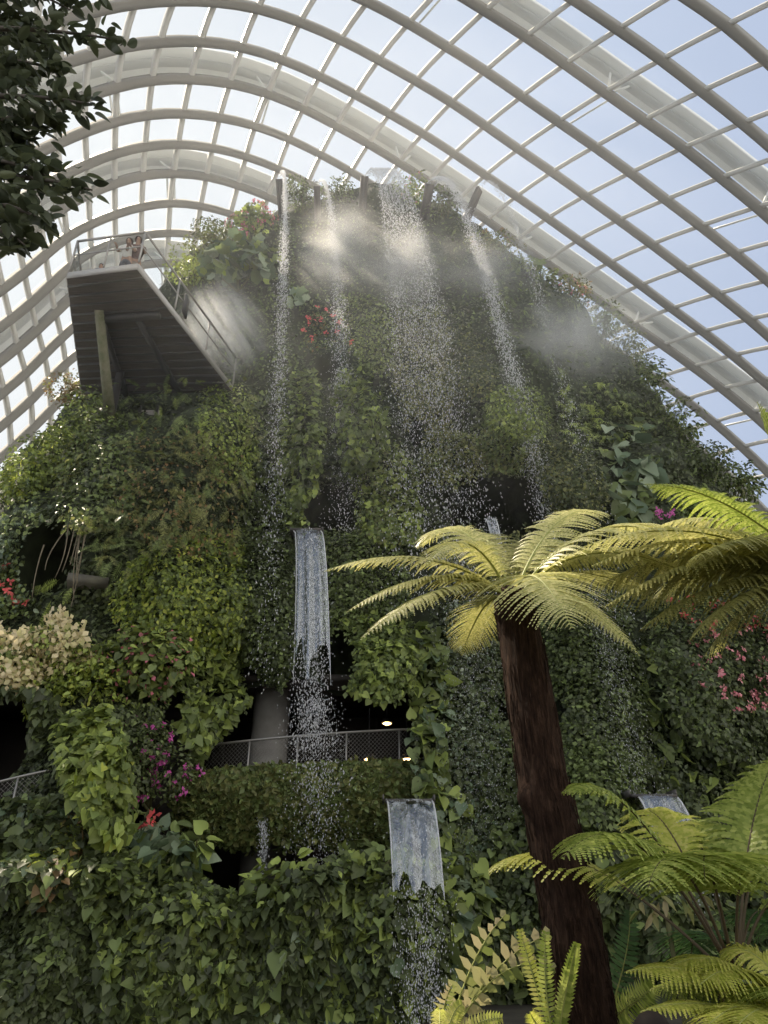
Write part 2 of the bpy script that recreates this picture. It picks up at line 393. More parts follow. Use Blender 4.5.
def tpl_spray(n=8, w=.34):
    V, F = [], []
    for k in range(n):
        y = .1 + .82 * k / n; l = w * math.sin(math.pi * (.18 + .78 * k / n)); d = -.25 * y * y
        for s in (-1, 1):
            b = len(V); V += [(0, y, d), (s * l, y + l * .55, d - .10 * l), (s * .02, y + .085, d)]; F.append([b, b + 1, b + 2] if s < 0 else [b, b + 2, b + 1])
    b = len(V); V += [(-.012, 0, 0), (.012, 0, 0), (0, 1, -.28)]; F.append([b, b + 1, b + 2])
    return np.array(V), [np.array(F)]
def tpl_round(n=10):
    V = [(0, 0, .0)]
    for k in range(n + 1):
        a = math.radians(-70 - 0 + (320) * k / n) ; r = .5 * (1 + .13 * math.cos(k * math.pi))
        V.append((r * math.cos(a + math.radians(0)), .45 + r * math.sin(a), .16 * r - .05 * (k % 2)))
    return np.array(V), [np.array([[0, k, k + 1] for k in range(1, n + 1)])]
def tpl_palm(n=7):
    V, F = [], []
    for k in range(n):
        a = math.radians(-75 + 150 * k / (n - 1)); ca, sa = math.sin(a), math.cos(a); b = len(V)
        V += [(0, .1, 0), (ca * .5 - sa * .09, .1 + sa * .5 + ca * .09, .05), (ca, .1 + sa, -.22), (ca * .5 + sa * .09, .1 + sa * .5 - ca * .09, .05)]
        F.append([b, b + 3, b + 2, b + 1])
    return np.array(V), [np.array(F)]
TPL = dict(leaf=tpl_leaf(), heart=tpl_heart(), oval=tpl_oval(), lance=tpl_oval(.16), dia=tpl_dia(), spray=tpl_spray(), round=tpl_round(), palm=tpl_palm(),
           fspray=tpl_spray(11, .22))
def nrm(v): return v / (np.linalg.norm(v, axis=-1, keepdims=True) + 1e-9)
def scatter(mb, tpl, P, nor, tip, size, m=0):
    V, Fs = TPL[tpl]
    y = nrm(tip - (tip * nor).sum(-1, keepdims=True) * nor); x = np.cross(y, nor)
    W = P[:, None] + size[:, None, None] * (V[None, :, 0:1] * x[:, None] + V[None, :, 1:2] * y[:, None] + V[None, :, 2:3] * nor[:, None])
    n, k = W.shape[:2]
    for F in Fs:
        FF = (np.arange(n) * k)[:, None, None] + F[None]
        mb.add(W.reshape(-1, 3), FF.reshape(-1, F.shape[1]), m)
def in_poly(px, py, poly):
    r = np.zeros(len(px), bool); n = len(poly)
    for i in range(n):
        (x1, y1), (x2, y2) = poly[i], poly[i - 1]
        c = ((y1 > py) != (y2 > py)) & (px < (x2 - x1) * (py - y1) / (y2 - y1 + 1e-9) + x1)
        r ^= c
    return r
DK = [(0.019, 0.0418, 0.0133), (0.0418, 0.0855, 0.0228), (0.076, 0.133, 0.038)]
MD = [(0.0385, 0.0875, 0.0175), (0.0788, 0.166, 0.035), (0.158, 0.263, 0.0613)]
LT = [(0.0675, 0.135, 0.0203), (0.149, 0.257, 0.0405), (0.27, 0.405, 0.081)]
YG = [(0.115, 0.161, 0.023), (0.253, 0.31, 0.046), (0.437, 0.46, 0.092)]
OL = [(0.056, 0.072, 0.0192), (0.144, 0.16, 0.048), (0.272, 0.24, 0.08)]
GR = [(0.0675, 0.101, 0.054), (0.135, 0.189, 0.108), (0.297, 0.351, 0.23)]
PALE = [(.55, .47, .27), (.70, .60, .38), (.50, .48, .22)]
BRN = [(.14, .09, .04), (.26, .16, .07), (.20, .18, .06)]
PINK = [(.5, .12, .18), (.65, .25, .28), (.4, .08, .12)]
MAG = [(.42, .05, .28), (.6, .14, .42), (.5, .06, .3)]
RED = [(.65, .05, .05), (.7, .18, .16), (.75, .1, .12)]
ROSE = [(.7, .25, .28), (.75, .35, .36), (.6, .15, .2)]
def olive(p, r, bl, g): return [(c[1] * r * g, c[1] * g, c[1] * bl * g) for c in p]
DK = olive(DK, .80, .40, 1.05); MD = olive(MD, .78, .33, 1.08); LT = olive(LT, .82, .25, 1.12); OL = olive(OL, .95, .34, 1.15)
PAL = dict(DK=DK, MD=MD, LT=LT, YG=YG, OL=OL, GR=GR, PALE=PALE, BRN=BRN, PINK=PINK, MAG=MAG, RED=RED, ROSE=ROSE)
PXM = FPX / 19.; CSC = .85
LSC = dict(leaf=1., heart=.74, oval=.52, dia=.85, lance=.7, spray=.75, fspray=.8, round=.8, palm=.7)
def lm(p): return leafmat('leaf_' + p.lower(), PAL[p], .32 if p not in ('GR', 'DK') else .22, .45 if p != 'GR' else .35)
def blossoms(parent, name, tpl, P, N, size, pal):
    meshes = []
    for v in range(3):                                        # three flower shapes, each a ring of petals or leaflets
        head = 'head' in name; fm = MB(); n = 30 if head else 7; a = np.arange(n) * 2 * np.pi / n + rng.random(n) * .4
        tip = np.stack([np.cos(a), .0 * a, np.sin(a)], -1); Z = rng.normal(size=(n, 3)) * (.8 if head else .25) * size
        scatter(fm, tpl, Z, nrm(np.array([0, -1, .2]) + rng.normal(size=(n, 3)) * .35), nrm(tip + (0, -.35, 0)), size * (.7 + .5 * rng.random(n)))
        o = fm.build(name, lm(pal)); meshes.append(o.data); bpy.data.objects.remove(o)
    for i, (p, n_) in enumerate(zip(P[:100], N[:100])):
        o = bpy.data.objects.new(name, meshes[i % 3]); COL.objects.link(o); o.parent = parent
        o.matrix_parent_inverse = parent.matrix_basis.inverted(); o.location = p
        o.rotation_euler = (rng.normal() * .3, rng.random() * 6.3, math.atan2(n_[0], -n_[1])); o.scale = (.8 + .5 * rng.random(),) * 3
def patch(name, label, cat, poly, layers, lift=.15, bulge=0., kind=None, group=None, flowers=None, hang=.7, jit=.55, thick=.35, caves=True):
    """plants growing on the mountain's face; layers: (leaf shape, leaf size in m, cover, palette)"""
    poly = [(-80 if x <= 0 else 850 if x >= 768 else x, 1075 if y >= 1024 else y) for x, y in poly]; pa = np.array(poly, float)
    x0, y0 = pa.min(0); x1, y1 = pa.max(0); cxy = pa.mean(0)
    area = abs(sum(pa[i - 1][0] * pa[i][1] - pa[i][0] * pa[i - 1][1] for i in range(len(pa)))) / 2
    def sample(n):
        q = rng.random((int(n * (x1 - x0) * (y1 - y0) / area) + 8, 2)) * (x1 - x0, y1 - y0) + (x0, y0)
        wob = (rng.random(q.shape) - .5) * 7
        q = q[in_poly(q[:, 0] + wob[:, 0], q[:, 1] + wob[:, 1], poly)]
        Y = march(q[:, 0], q[:, 1])
        ok = ~np.isnan(Y)
        if caves:
            a, c = ray(q[:, 0], q[:, 1]); wx, wz = a * Y, EYE + c * Y
            for cx, cz, rx, rz, dp in CAVES: ok &= ~(np.hypot((wx - cx) / rx, (wz - cz) / rz) < .97 + .15 * rng.normal(size=len(wx)))
            if kind == 'stuff': ok &= ~in_gallery(wx, wz)
        q = q[ok]; Y = Y[ok]
        r2 = np.clip((((q - cxy) / ((x1 - x0) / 2 + 1e-6, (y1 - y0) / 2 + 1e-6)) ** 2).sum(1), 0, 1.2)
        b = bulge * np.sqrt(np.clip(1 - r2 / 1.2, 0, 1))
        depth = (rng.random(len(q)) - .25) * thick
        Yp = Y - lift - b - depth
        a, c = ray(q[:, 0], q[:, 1])
        P = np.stack([a * Yp, Yp, EYE + c * Yp], -1)
        e = .15; x, z = P[:, 0].copy(), P[:, 2].copy()
        N = nrm(np.stack([(FY(x + e, z) - FY(x - e, z)) / (2 * e), -np.ones(len(x)), (FY(x, z + e) - FY(x, z - e)) / (2 * e)], -1).clip(-1.5, 1.5))
        edge = np.clip(1 + N[:, 1:2], 0, 1)
        P = P + N * edge * rng.random((len(x), 1)) * (.15 + thick)
        if bulge:
            rel = (q - cxy) / ((x1 - x0) / 2, (y1 - y0) / 2)
            N = nrm(N + np.stack([rel[:, 0], 0 * Y, -rel[:, 1]], -1) * .8)
        return P, N
    mb = MB(); mats = []
    for li, (tpl, size, cover, pal) in enumerate(layers):
        size = size * LSC[tpl]; px = size * PXM
        P, N = sample(CSC * cover * area / (.42 * px * px))
        if len(P) == 0: continue
        n = len(P); jn = rng.normal(size=(n, 3)) * jit
        N2 = nrm(N + np.array([0, 0, .35]) + jn)
        tip = nrm(np.array([0, -.25, -hang]) + rng.normal(size=(n, 3)) * .45 + N * .25)
        scatter(mb, tpl, P, N2, tip, size * (.65 + .7 * rng.random(n)), len(mats))
        mats.append(lm(pal))
    o = mb.build(name, mats)
    tag(o, label, cat, group, kind)
    for f in (flowers or []):
        fn, tpl, size, num, pal = f[:5]; fp = f[5] if len(f) > 5 else poly
        keep = (poly, x0, y0, x1, y1, area)
        pa2 = np.array(fp, float); poly = [tuple(p) for p in fp]
        x0, y0 = pa2.min(0); x1, y1 = pa2.max(0)
        area = abs(sum(pa2[i - 1][0] * pa2[i][1] - pa2[i][0] * pa2[i - 1][1] for i in range(len(pa2)))) / 2
        P, N = sample(num)
        n = len(P); P = P + N * thick * .35 + np.array([0, -.1, 0])
        blossoms(o, fn, tpl, P, N, size, pal)
        poly, x0, y0, x1, y1, area = keep
    return o
def bush(name, label, cat, px, py, Y, rad, layers, n0=1.0, flowers=None, group=None, up=.5, stems=5, bark=None, base=None):
    """a free-standing shrub: leaves through an uneven crown, stems running back into the planting"""
    ys = march(np.array([px]), np.array([py]))[0]
    if not np.isnan(ys): Y = min(Y, ys - .3 * rad[1])
    c = at(px, py, Y); rad = np.asarray(rad, float)
    root = empty(name, tuple(c - (0, 0, rad[2])), label, cat, group)
    mb = MB(); mats = []
    lob = nrm(rng.normal(size=(9, 3))) * rad * .55; lr = .45 + .25 * rng.random(9)
    def pts(n):
        k = rng.integers(0, 9, n); d = nrm(rng.normal(size=(n, 3)))
        r = (.55 + .45 * rng.random(n) ** .5) * lr[k]
        return c + lob[k] + d * r[:, None] * rad, d
    for li, (tpl, size, cover, pal) in enumerate(layers):
        size = size * LSC[tpl]; n = int(.9 * n0 * cover * 4 * (rad[0] * rad[2] + rad[0] * rad[1]) / (.4 * size * size)); P, d = pts(n)
        N = nrm(d * .6 + np.array([0, -.2, up]) + rng.normal(size=(n, 3)) * .45)
        tip = nrm(d + rng.normal(size=(n, 3)) * .5 + np.array([0, 0, -.3]))
        scatter(mb, tpl, P, N, tip, size * (.65 + .7 * rng.random(n)), li); mats.append(lm(pal))
    mb.build('foliage', mats, root)
    st = MB(); b0 = c + (base if base is not None else np.array([0, .5, -rad[2] * 1.1]))
    for k in range(stems):
        e = c + lob[k]; m = (b0 + e) / 2 + rng.normal(size=3) * .1 * rad
        st.tube([b0, m, e], [.035, .025, .012], 6)
    st.build('stem', bark or M_STEM, root)
    for fn, tpl, size, num, pal in (flowers or []):
        P, d = pts(num); P = c + (P - c) * 1.12
        keep = (d[:, 1] < .3); P, d = P[keep], d[keep]
        blossoms(root, fn, tpl, P, d, size, pal)
    return root

# --- thin cover over the whole face, in the four tiers the walkways make
B = [('dia', .16, 1.5, 'DK'), ('oval', .22, .5, 'DK')]
S = dict(kind='stuff', lift=.02, thick=.15)
patch('creeping_foliage', 'dark low creepers covering the upper slope below the summit', 'creepers', [(150, 170), (480, 170), (610, 290), (690, 400), (560, 440), (400, 400), (250, 400), (140, 330)], B, **S)
patch('creeping_foliage', 'dark low creepers covering the middle tier around the cave openings', 'creepers', [(230, 400), (560, 400), (560, 560), (230, 560)], B, **S)
patch('creeping_foliage', 'dark low creepers on the right flank behind the tree ferns', 'creepers', [(545, 400), (700, 400), (768, 470), (768, 1024), (430, 1024), (430, 560), (545, 560)], B, **S)
patch('creeping_foliage', 'dark low creepers over the whole left flank under the viewing platform', 'creepers', [(0, 430), (70, 370), (235, 370), (235, 700), (180, 860), (0, 740)], B, **S)
patch('creeping_foliage', 'dark low creepers over the bottom planter wall below the walkway', 'creepers', [(0, 800), (190, 800), (190, 880), (430, 880), (430, 1024), (0, 1024)], B, **S)

# --- summit and upper slope
bush('lime_shrub', 'pale yellow-green shrub behind the viewing platform railing', 'shrub', 190, 266, 20.6, (1.1, .9, .75), [('spray', .30, .7, 'YG'), ('dia', .13, .5, 'LT')])
bush('summit_shrub', 'olive shrub on the left summit slope above the lime one', 'shrub', 208, 238, 21.4, (1.0, .8, .8), [('oval', .22, .8, 'OL'), ('oval', .2, .5, 'MD')])
bush('big_leaved_plant', 'clump of huge round grey-green leaves right of the platform railing', 'plant', 238, 262, 19.8, (1.35, .7, .95), [('round', .62, .85, 'GR'), ('round', .55, .35, 'MD'), ('round', .4, .15, 'LT')])
bush('begonia', 'bright pink-flowered plant on the left shoulder of the summit', 'flowering plant', 252, 222, 20.6, (.85, .6, .8), [('round', .3, .7, 'LT'), ('oval', .22, .5, 'MD')], flowers=[('blossom', 'dia', .10, 90, 'PINK')])
bush('summit_shrub', 'dark bushy shrub on the summit between the two left water spouts', 'shrub', 303, 193, 22.3, (1.1, .8, .85), [('lance', .3, .8, 'DK'), ('oval', .2, .5, 'MD')], up=.8)
bush('summit_shrub', 'narrow dark shrub on the summit left of the widest waterfall', 'shrub', 338, 194, 22.4, (.75, .7, .75), [('lance', .28, .8, 'MD'), ('oval', .2, .5, 'DK')], up=.8)
bush('summit_shrub', 'tall green shrub with pink buds right of the widest waterfall', 'shrub', 412, 190, 22.2, (.85, .8, .85), [('lance', .34, .7, 'MD'), ('oval', .22, .5, 'LT')], flowers=[('bud', 'dia', .07, 30, 'ROSE')], up=.8)
bush('summit_shrub', 'dark leafy shrub under the curved right water spout', 'shrub', 442, 208, 22.2, (1.1, .8, 1.05), [('oval', .3, .8, 'DK'), ('lance', .3, .4, 'MD')], up=.8)
bush('ridge_shrub', 'ragged shrub on the right ridge below the slanting metal spout', 'shrub', 492, 250, 22.8, (1.3, .9, .8), [('oval', .22, .6, 'OL'), ('lance', .3, .5, 'MD')], flowers=[('reddish_leaf', 'oval', .10, 30, 'BRN')])
bush('ridge_shrub', 'broad-leaved green plant sticking out of the right ridge', 'plant', 527, 270, 22.9, (.7, .5, .5), [('round', .55, .5, 'MD'), ('oval', .3, .5, 'LT')])
bush('ridge_shrub', 'reddish-brown blossomed shrub on the right ridge edge', 'flowering shrub', 572, 292, 23.0, (.9, .7, .8), [('oval', .2, .5, 'OL'), ('dia', .16, .4, 'DK')], flowers=[('blossom', 'dia', .10, 60, 'BRN'), ('pink_blossom', 'dia', .09, 24, 'ROSE')])
bush('ridge_shrub', 'dark twiggy shrub overhanging the steep right ridge', 'shrub', 622, 348, 22.9, (1.1, .9, 1.3), [('spray', .34, .5, 'DK'), ('oval', .2, .5, 'OL')])
bush('ridge_shrub', 'feathery dark shrub on the lower right ridge', 'shrub', 655, 400, 22.6, (1.1, .9, 1.2), [('spray', .36, .6, 'DK'), ('lance', .3, .4, 'MD')])
bush('ridge_shrub', 'low leafy shrub where the right ridge meets the glass', 'shrub', 705, 470, 22.3, (1.3, .9, .95), [('oval', .26, .7, 'DK'), ('oval', .22, .3, 'MD')])
bush('leafy_shrub', 'soft green shrub just above the long right fern frond', 'shrub', 690, 513, 19.6, (1.05, .7, .75), [('palm', .26, .7, 'MD'), ('oval', .2, .4, 'LT')])
patch('slope_foliage', 'mixed shrubs on the upper left slope under the big round leaves', 'shrubs', [(190, 280), (280, 270), (300, 370), (230, 380)], [('spray', .4, .8, 'DK'), ('oval', .24, 1., 'MD')], lift=.3, thick=.5, kind='stuff')
patch('slope_foliage', 'shrubs behind the warm mist on the upper slope', 'shrubs', [(270, 225), (360, 215), (370, 300), (290, 310)], [('oval', .26, 1.2, 'MD'), ('lance', .34, .7, 'DK')], lift=.3, thick=.5, kind='stuff')
patch('slope_foliage', 'dark shrubs under the summit right of the widest waterfall', 'shrubs', [(370, 220), (470, 220), (520, 320), (420, 330), (370, 300)], [('oval', .26, 1.1, 'DK'), ('lance', .36, .7, 'MD')], lift=.3, thick=.5, kind='stuff')
patch('slope_foliage', 'feathery green shrubs on the upper right slope in the mist', 'shrubs', [(480, 255), (560, 275), (620, 350), (560, 380), (500, 340)], [('spray', .42, 1.2, 'MD'), ('spray', .4, .6, 'LT')], lift=.3, thick=.5, kind='stuff')
patch('broad_leaved_plant', 'pale broad-leaved plant beside the leftmost waterfall', 'plant', [(283, 287), (305, 284), (312, 302), (290, 308)], [('round', .5, 1.4, 'GR')], lift=.6, thick=.3)
patch('red_leaved_shrub', 'shrub with orange-red new leaves between the two left waterfalls', 'shrub', [(300, 310), (350, 310), (352, 350), (300, 352)], [('oval', .2, 1.2, 'MD'), ('oval', .2, .35, 'BRN')], lift=.3, flowers=[('red_leaf', 'dia', .09, 16, 'RED')])
patch('rounded_shrub', 'dense rounded shrub right of the second waterfall', 'shrub', [(335, 305), (352, 295), (385, 300), (398, 330), (395, 370), (370, 380), (350, 350)], [('dia', .15, 3., 'MD'), ('oval', .17, .6, 'LT')], lift=.25, bulge=.9)
patch('mossy_mound', 'tall dark mossy mound behind the widest waterfall', 'mound', [(395, 310), (440, 305), (455, 380), (450, 440), (405, 430), (392, 370)], [('dia', .12, 3., 'OL'), ('dia', .12, 1., 'DK')], lift=.2, bulge=1)
patch('mossy_mound', 'steep dark mound between the two right waterfalls', 'mound', [(430, 320), (470, 325), (500, 380), (495, 400), (440, 400)], [('dia', .12, 3., 'DK'), ('dia', .12, 1., 'OL')], lift=.2, bulge=1)
patch('mossy_mound', 'pale green rounded mound crossed by the slanting right waterfall', 'mound', [(485, 395), (505, 385), (535, 390), (550, 415), (545, 440), (505, 445), (485, 425)], [('dia', .14, 2.6, 'MD'), ('dia', .13, 1.6, 'LT')], lift=.35, bulge=1.4)
patch('mossy_mound', 'low green mound above the right cave opening', 'mound', [(420, 435), (450, 425), (480, 440), (490, 470), (460, 490), (425, 485)], [('dia', .13, 3.2, 'OL'), ('dia', .12, 1., 'MD')], lift=.3, bulge=1.2)
patch('mossy_mound', 'small mound over the middle of the right cave opening', 'mound', [(470, 425), (510, 430), (530, 455), (520, 475), (480, 470)], [('dia', .13, 3.2, 'MD'), ('dia', .12, 1., 'OL')], lift=.3, bulge=1)
patch('mossy_mound', 'broad dark mound on the right of the cave opening', 'mound', [(525, 445), (560, 435), (600, 460), (610, 500), (580, 530), (545, 510)], [('dia', .13, 3., 'DK'), ('dia', .13, 1.4, 'OL')], lift=.3, bulge=1.2)
patch('slope_foliage', 'light green tufted plants on the right slope under the grey mist', 'shrubs', [(560, 385), (620, 380), (650, 420), (600, 460), (560, 435)], [('spray', .45, 1.2, 'MD'), ('palm', .3, .5, 'LT'), ('oval', .24, .6, 'DK')], lift=.35, thick=.5, kind='stuff')
patch('giant_leaved_climber', 'column of giant drooping leaves on the right slope', 'climber', [(610, 425), (640, 420), (655, 470), (648, 525), (615, 525), (600, 470)], [('heart', .62, 1.4, 'GR'), ('heart', .5, .8, 'MD')], lift=.4, thick=.4)
patch('slope_foliage', 'dark mixed planting along the lower right ridge', 'shrubs', [(640, 410), (680, 430), (740, 490), (700, 530), (640, 530), (650, 470)], [('oval', .3, 1.2, 'DK'), ('lance', .4, .6, 'MD')], lift=.3, thick=.5, kind='stuff')

for px, py, Y, rd, lab in [(548, 284, 23.0, (.8, .7, .6), 'low dark shrub on the right ridge between the broad-leaved plant and the reddish one'),
        (600, 318, 23.0, (.9, .8, .8), 'green shrub on the right ridge just below the reddish-brown blossoms'),
        (640, 376, 22.8, (.9, .8, .9), 'ragged green shrub halfway down the right ridge'),
        (672, 428, 22.6, (1.0, .9, 1.0), 'loose green shrub near the foot of the right ridge'),
        (735, 488, 22.0, (1.1, .9, .8), 'dark shrub at the foot of the right ridge against the sky')]:
    bush('ridge_shrub', lab, 'shrub', px, py, Y, rd, [('oval', .28, .6, 'MD'), ('lance', .34, .5, 'DK'), ('spray', .3, .3, 'OL')], up=.7)

# --- middle tier
patch('ivy_screen', 'leafy ivy pillar left of the small cave above the glass-clear fall', 'ivy', [(280, 375), (318, 370), (325, 440), (315, 490), (312, 525), (285, 535), (275, 470)], [('heart', .23, 2.2, 'MD'), ('heart', .22, .7, 'LT'), ('oval', .2, .8, 'DK')], lift=.45, bulge=.5)
patch('ivy_screen', 'leafy ivy pillar right of the second waterfall', 'ivy', [(330, 372), (360, 362), (375, 400), (390, 425), (388, 445), (350, 480), (338, 440)], [('heart', .23, 2.2, 'MD'), ('heart', .22, .7, 'LT'), ('oval', .2, .8, 'DK')], lift=.45, bulge=.5)
patch('ivy_screen', 'clipped ivy pillar below the second waterfall right of the small cave', 'ivy', [(352, 470), (395, 440), (420, 470), (425, 545), (360, 545)], [('dia', .14, 2.6, 'MD'), ('heart', .22, .8, 'LT'), ('oval', .18, .6, 'OL')], lift=.35, bulge=.5)
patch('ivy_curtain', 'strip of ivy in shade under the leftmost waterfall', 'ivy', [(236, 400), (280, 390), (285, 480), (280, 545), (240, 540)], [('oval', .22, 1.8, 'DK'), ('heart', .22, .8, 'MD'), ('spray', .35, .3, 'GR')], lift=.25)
patch('small_leaf_hedge', 'fine dark hedge strip left of the glass-clear fall', 'hedge', [(232, 540), (296, 530), (298, 640), (285, 690), (262, 680), (238, 650)], [('dia', .13, 3.2, 'DK'), ('dia', .13, 1.4, 'MD')], lift=.35, bulge=.3)
patch('small_leaf_hedge', 'fine clipped hedge wall right of the glass-clear fall', 'hedge', [(318, 530), (400, 525), (412, 600), (400, 690), (345, 690), (322, 650)], [('dia', .13, 3.2, 'MD'), ('dia', .13, 1.2, 'DK')], lift=.3, bulge=.3)
patch('ivy_curtain', 'hanging ivy tongue over the right end of the walkway opening', 'ivy', [(340, 620), (380, 610), (418, 650), (415, 690), (385, 705), (345, 690)], [('dia', .15, 2.2, 'MD'), ('heart', .2, .9, 'LT')], lift=.55, bulge=.5)
patch('small_leaf_hedge', 'fine mossy hedge ledge under the right cave opening', 'hedge', [(440, 535), (560, 528), (600, 560), (560, 600), (440, 590)], [('dia', .13, 3., 'OL'), ('dia', .13, 1., 'DK')], lift=.5)
V1 = [('heart', .42, .55, 'LT'), ('heart', .38, .8, 'MD'), ('heart', .36, .3, 'GR'), ('oval', .2, 1., 'DK')]
patch('heart_leaf_climber', 'bright heart-leaved climber right of the walkway railing', 'climber', [(385, 630), (440, 620), (450, 700), (445, 790), (415, 800), (410, 700)], V1, lift=.4)
patch('heart_leaf_climber', 'heart-leaved climber between the wide water sheet and the tree fern', 'climber', [(432, 790), (470, 795), (480, 900), (470, 1024), (440, 1024), (438, 880)], V1, lift=.4)
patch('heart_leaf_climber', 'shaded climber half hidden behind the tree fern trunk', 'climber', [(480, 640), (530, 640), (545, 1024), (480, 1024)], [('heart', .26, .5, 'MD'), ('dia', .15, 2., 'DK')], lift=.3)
patch('creeping_fig', 'grey-green creeping fig behind the fine falling spray', 'creeper', [(445, 600), (490, 600), (500, 800), (490, 900), (460, 880), (448, 780)], [('dia', .15, 2.4, 'DK'), ('oval', .2, .6, 'GR')], lift=.25)
patch('small_leaf_hedge', 'fine dark hedge wall right of the tree fern trunk', 'hedge', [(535, 600), (620, 590), (650, 700), (640, 790), (560, 800), (545, 700)], [('dia', .14, 2.8, 'DK'), ('dia', .14, 1.2, 'MD')], lift=.3, bulge=.4)
patch('small_leaf_hedge', 'rounded hedge bulge left of the dark right water sheet', 'hedge', [(560, 745), (600, 738), (640, 760), (645, 800), (610, 830), (565, 820)], [('dia', .14, 2.8, 'MD'), ('dia', .14, 1., 'DK')], lift=.5, bulge=.5)
patch('heart_leaf_climber', 'scattered heart-leaved climber above the dark right water sheet', 'climber', [(615, 640), (700, 660), (768, 740), (768, 820), (690, 820), (650, 780), (620, 720)], [('heart', .44, .3, 'MD'), ('heart', .42, .16, 'LT'), ('oval', .22, 1.6, 'DK')], lift=.35)
patch('red_flowering_shrub', 'dark shrub dotted with red and pink flowers at the right edge', 'flowering shrub', [(640, 600), (700, 595), (768, 620), (768, 760), (720, 760), (670, 720)], [('dia', .16, 2.4, 'DK'), ('oval', .2, .8, 'MD')], lift=.6, bulge=.6,
      flowers=[('red_blossom', 'dia', .11, 26, 'RED', [(660, 603), (720, 605), (765, 632), (760, 650), (700, 640)]), ('pink_blossom', 'dia', .08, 50, 'ROSE', [(690, 630), (768, 640), (768, 700), (735, 730), (690, 680)])])
patch('magenta_flowering_plant', 'small pink-flowered plant beside the long right fern frond', 'flowering plant', [(650, 515), (672, 512), (675, 524), (652, 526)], [('oval', .2, 1.5, 'DK')], lift=.5, flowers=[('blossom', 'dia', .08, 9, 'MAG')])
patch('heart_leaf_climber', 'dark climber on the wall behind the low tree fern', 'climber', [(540, 820), (768, 810), (768, 1024), (540, 1024)], [('heart', .28, .9, 'DK'), ('heart', .28, .5, 'MD'), ('dia', .16, 1.4, 'DK')], lift=.3)

# --- left flank
patch('feathery_shrub', 'feathery light green shrubs climbing the posts under the viewing platform', 'shrub', [(115, 372), (150, 345), (185, 365), (215, 385), (200, 430), (130, 430)], [('fspray', .6, 1.6, 'MD'), ('fspray', .5, .6, 'LT')], lift=.8, bulge=.5, thick=.7)
patch('feathery_shrub', 'soft green feathery mound at the right foot of the platform', 'shrub', [(200, 385), (245, 382), (262, 420), (250, 500), (215, 480), (195, 430)], [('fspray', .45, 1.5, 'OL'), ('dia', .13, 1.8, 'LT')], lift=.4, bulge=.7)
bush('lime_bush', 'sunlit bright green bush on the left edge below the dome ribs', 'bush', 40, 470, 18.6, (1.3, 1., 1.5), [('oval', .24, .6, 'LT'), ('oval', .24, .7, 'MD'), ('palm', .24, .2, 'YG')])
bush('flank_shrub', 'leafy shrub left of the mossy platform post', 'shrub', 82, 425, 18.4, (1.2, .9, 1.2), [('oval', .24, .8, 'MD'), ('oval', .22, .3, 'LT'), ('lance', .3, .4, 'DK')])
bush('flank_shrub', 'pinkish pale shrub behind the leafy one at the left platform edge', 'shrub', 72, 388, 20.2, (.8, .7, .8), [('oval', .18, .6, 'BRN'), ('dia', .14, .6, 'OL')])
patch('flank_foliage', 'dark leafy thicket in the middle of the left flank', 'shrubs', [(55, 430), (130, 420), (140, 500), (110, 530), (60, 530)], [('oval', .26, 1.6, 'MD'), ('oval', .24, .8, 'DK'), ('lance', .34, .4, 'OL')], lift=.5, thick=.6, kind='stuff')
patch('flank_foliage', 'hazy grey-green planting at the far left edge', 'shrubs', [(0, 460), (35, 480), (60, 540), (30, 590), (0, 590)], [('spray', .42, 1., 'GR'), ('oval', .26, 1., 'MD')], lift=.5, thick=.6, kind='stuff')
patch('feathery_shrub', 'large olive feathery shrub mass under the platform', 'shrub', [(125, 425), (200, 425), (245, 470), (235, 560), (170, 560), (120, 520)], [('fspray', .62, 1.7, 'OL'), ('fspray', .5, .8, 'MD'), ('oval', .2, .25, 'BRN')], lift=.6, bulge=.6, thick=.7)
patch('feathery_shrub', 'drooping feathery shrub just right of the hanging roots', 'shrub', [(95, 500), (140, 505), (150, 560), (120, 590), (98, 560)], [('fspray', .7, 1.5, 'MD'), ('fspray', .5, .6, 'OL')], lift=.7, thick=.5)
patch('leafy_thicket', 'yellow-green leafy thicket in the centre of the left flank', 'shrubs', [(150, 540), (235, 530), (250, 600), (240, 650), (180, 660), (110, 620), (115, 585)], [('spray', .36, 1.2, 'LT'), ('oval', .22, 1.1, 'YG'), ('oval', .22, 1., 'MD')], lift=.5, bulge=.3, thick=.6)
patch('leafy_thicket', 'shaded leafy thicket left of the fine hedge strip', 'shrubs', [(235, 520), (245, 540), (250, 660), (225, 690), (205, 660), (225, 600)], [('oval', .22, 1.6, 'MD'), ('oval', .2, .6, 'YG'), ('dia', .15, 1., 'DK')], lift=.35)
patch('cave_fern', 'light green fern hanging below the roots in the left hollow', 'fern', [(35, 585), (55, 575), (78, 578), (72, 600), (45, 606)], [('fspray', .7, 2., 'LT')], lift=.3, hang=1.2)
patch('red_leaved_plant', 'plant with red leaf tips at the far left edge', 'plant', [(0, 570), (30, 560), (45, 580), (30, 615), (0, 625)], [('oval', .26, 1.6, 'MD'), ('oval', .24, .5, 'GR')], lift=.5, flowers=[('red_leaf', 'oval', .12, 26, 'RED')])
patch('variegated_plant', 'plant with pale grey leaves at the left edge above the red-tipped one', 'plant', [(0, 545), (28, 535), (40, 560), (10, 575), (0, 575)], [('oval', .3, 1.6, 'GR')], lift=.55)
bush('hydrangea', 'bush topped with creamy pale flower heads at the left edge', 'flowering bush', 35, 655, 15.9, (1.3, .7, .75), [('oval', .24, .8, 'LT'), ('oval', .22, .6, 'MD')], flowers=[('flower_head', 'dia', .13, 120, 'PALE')])
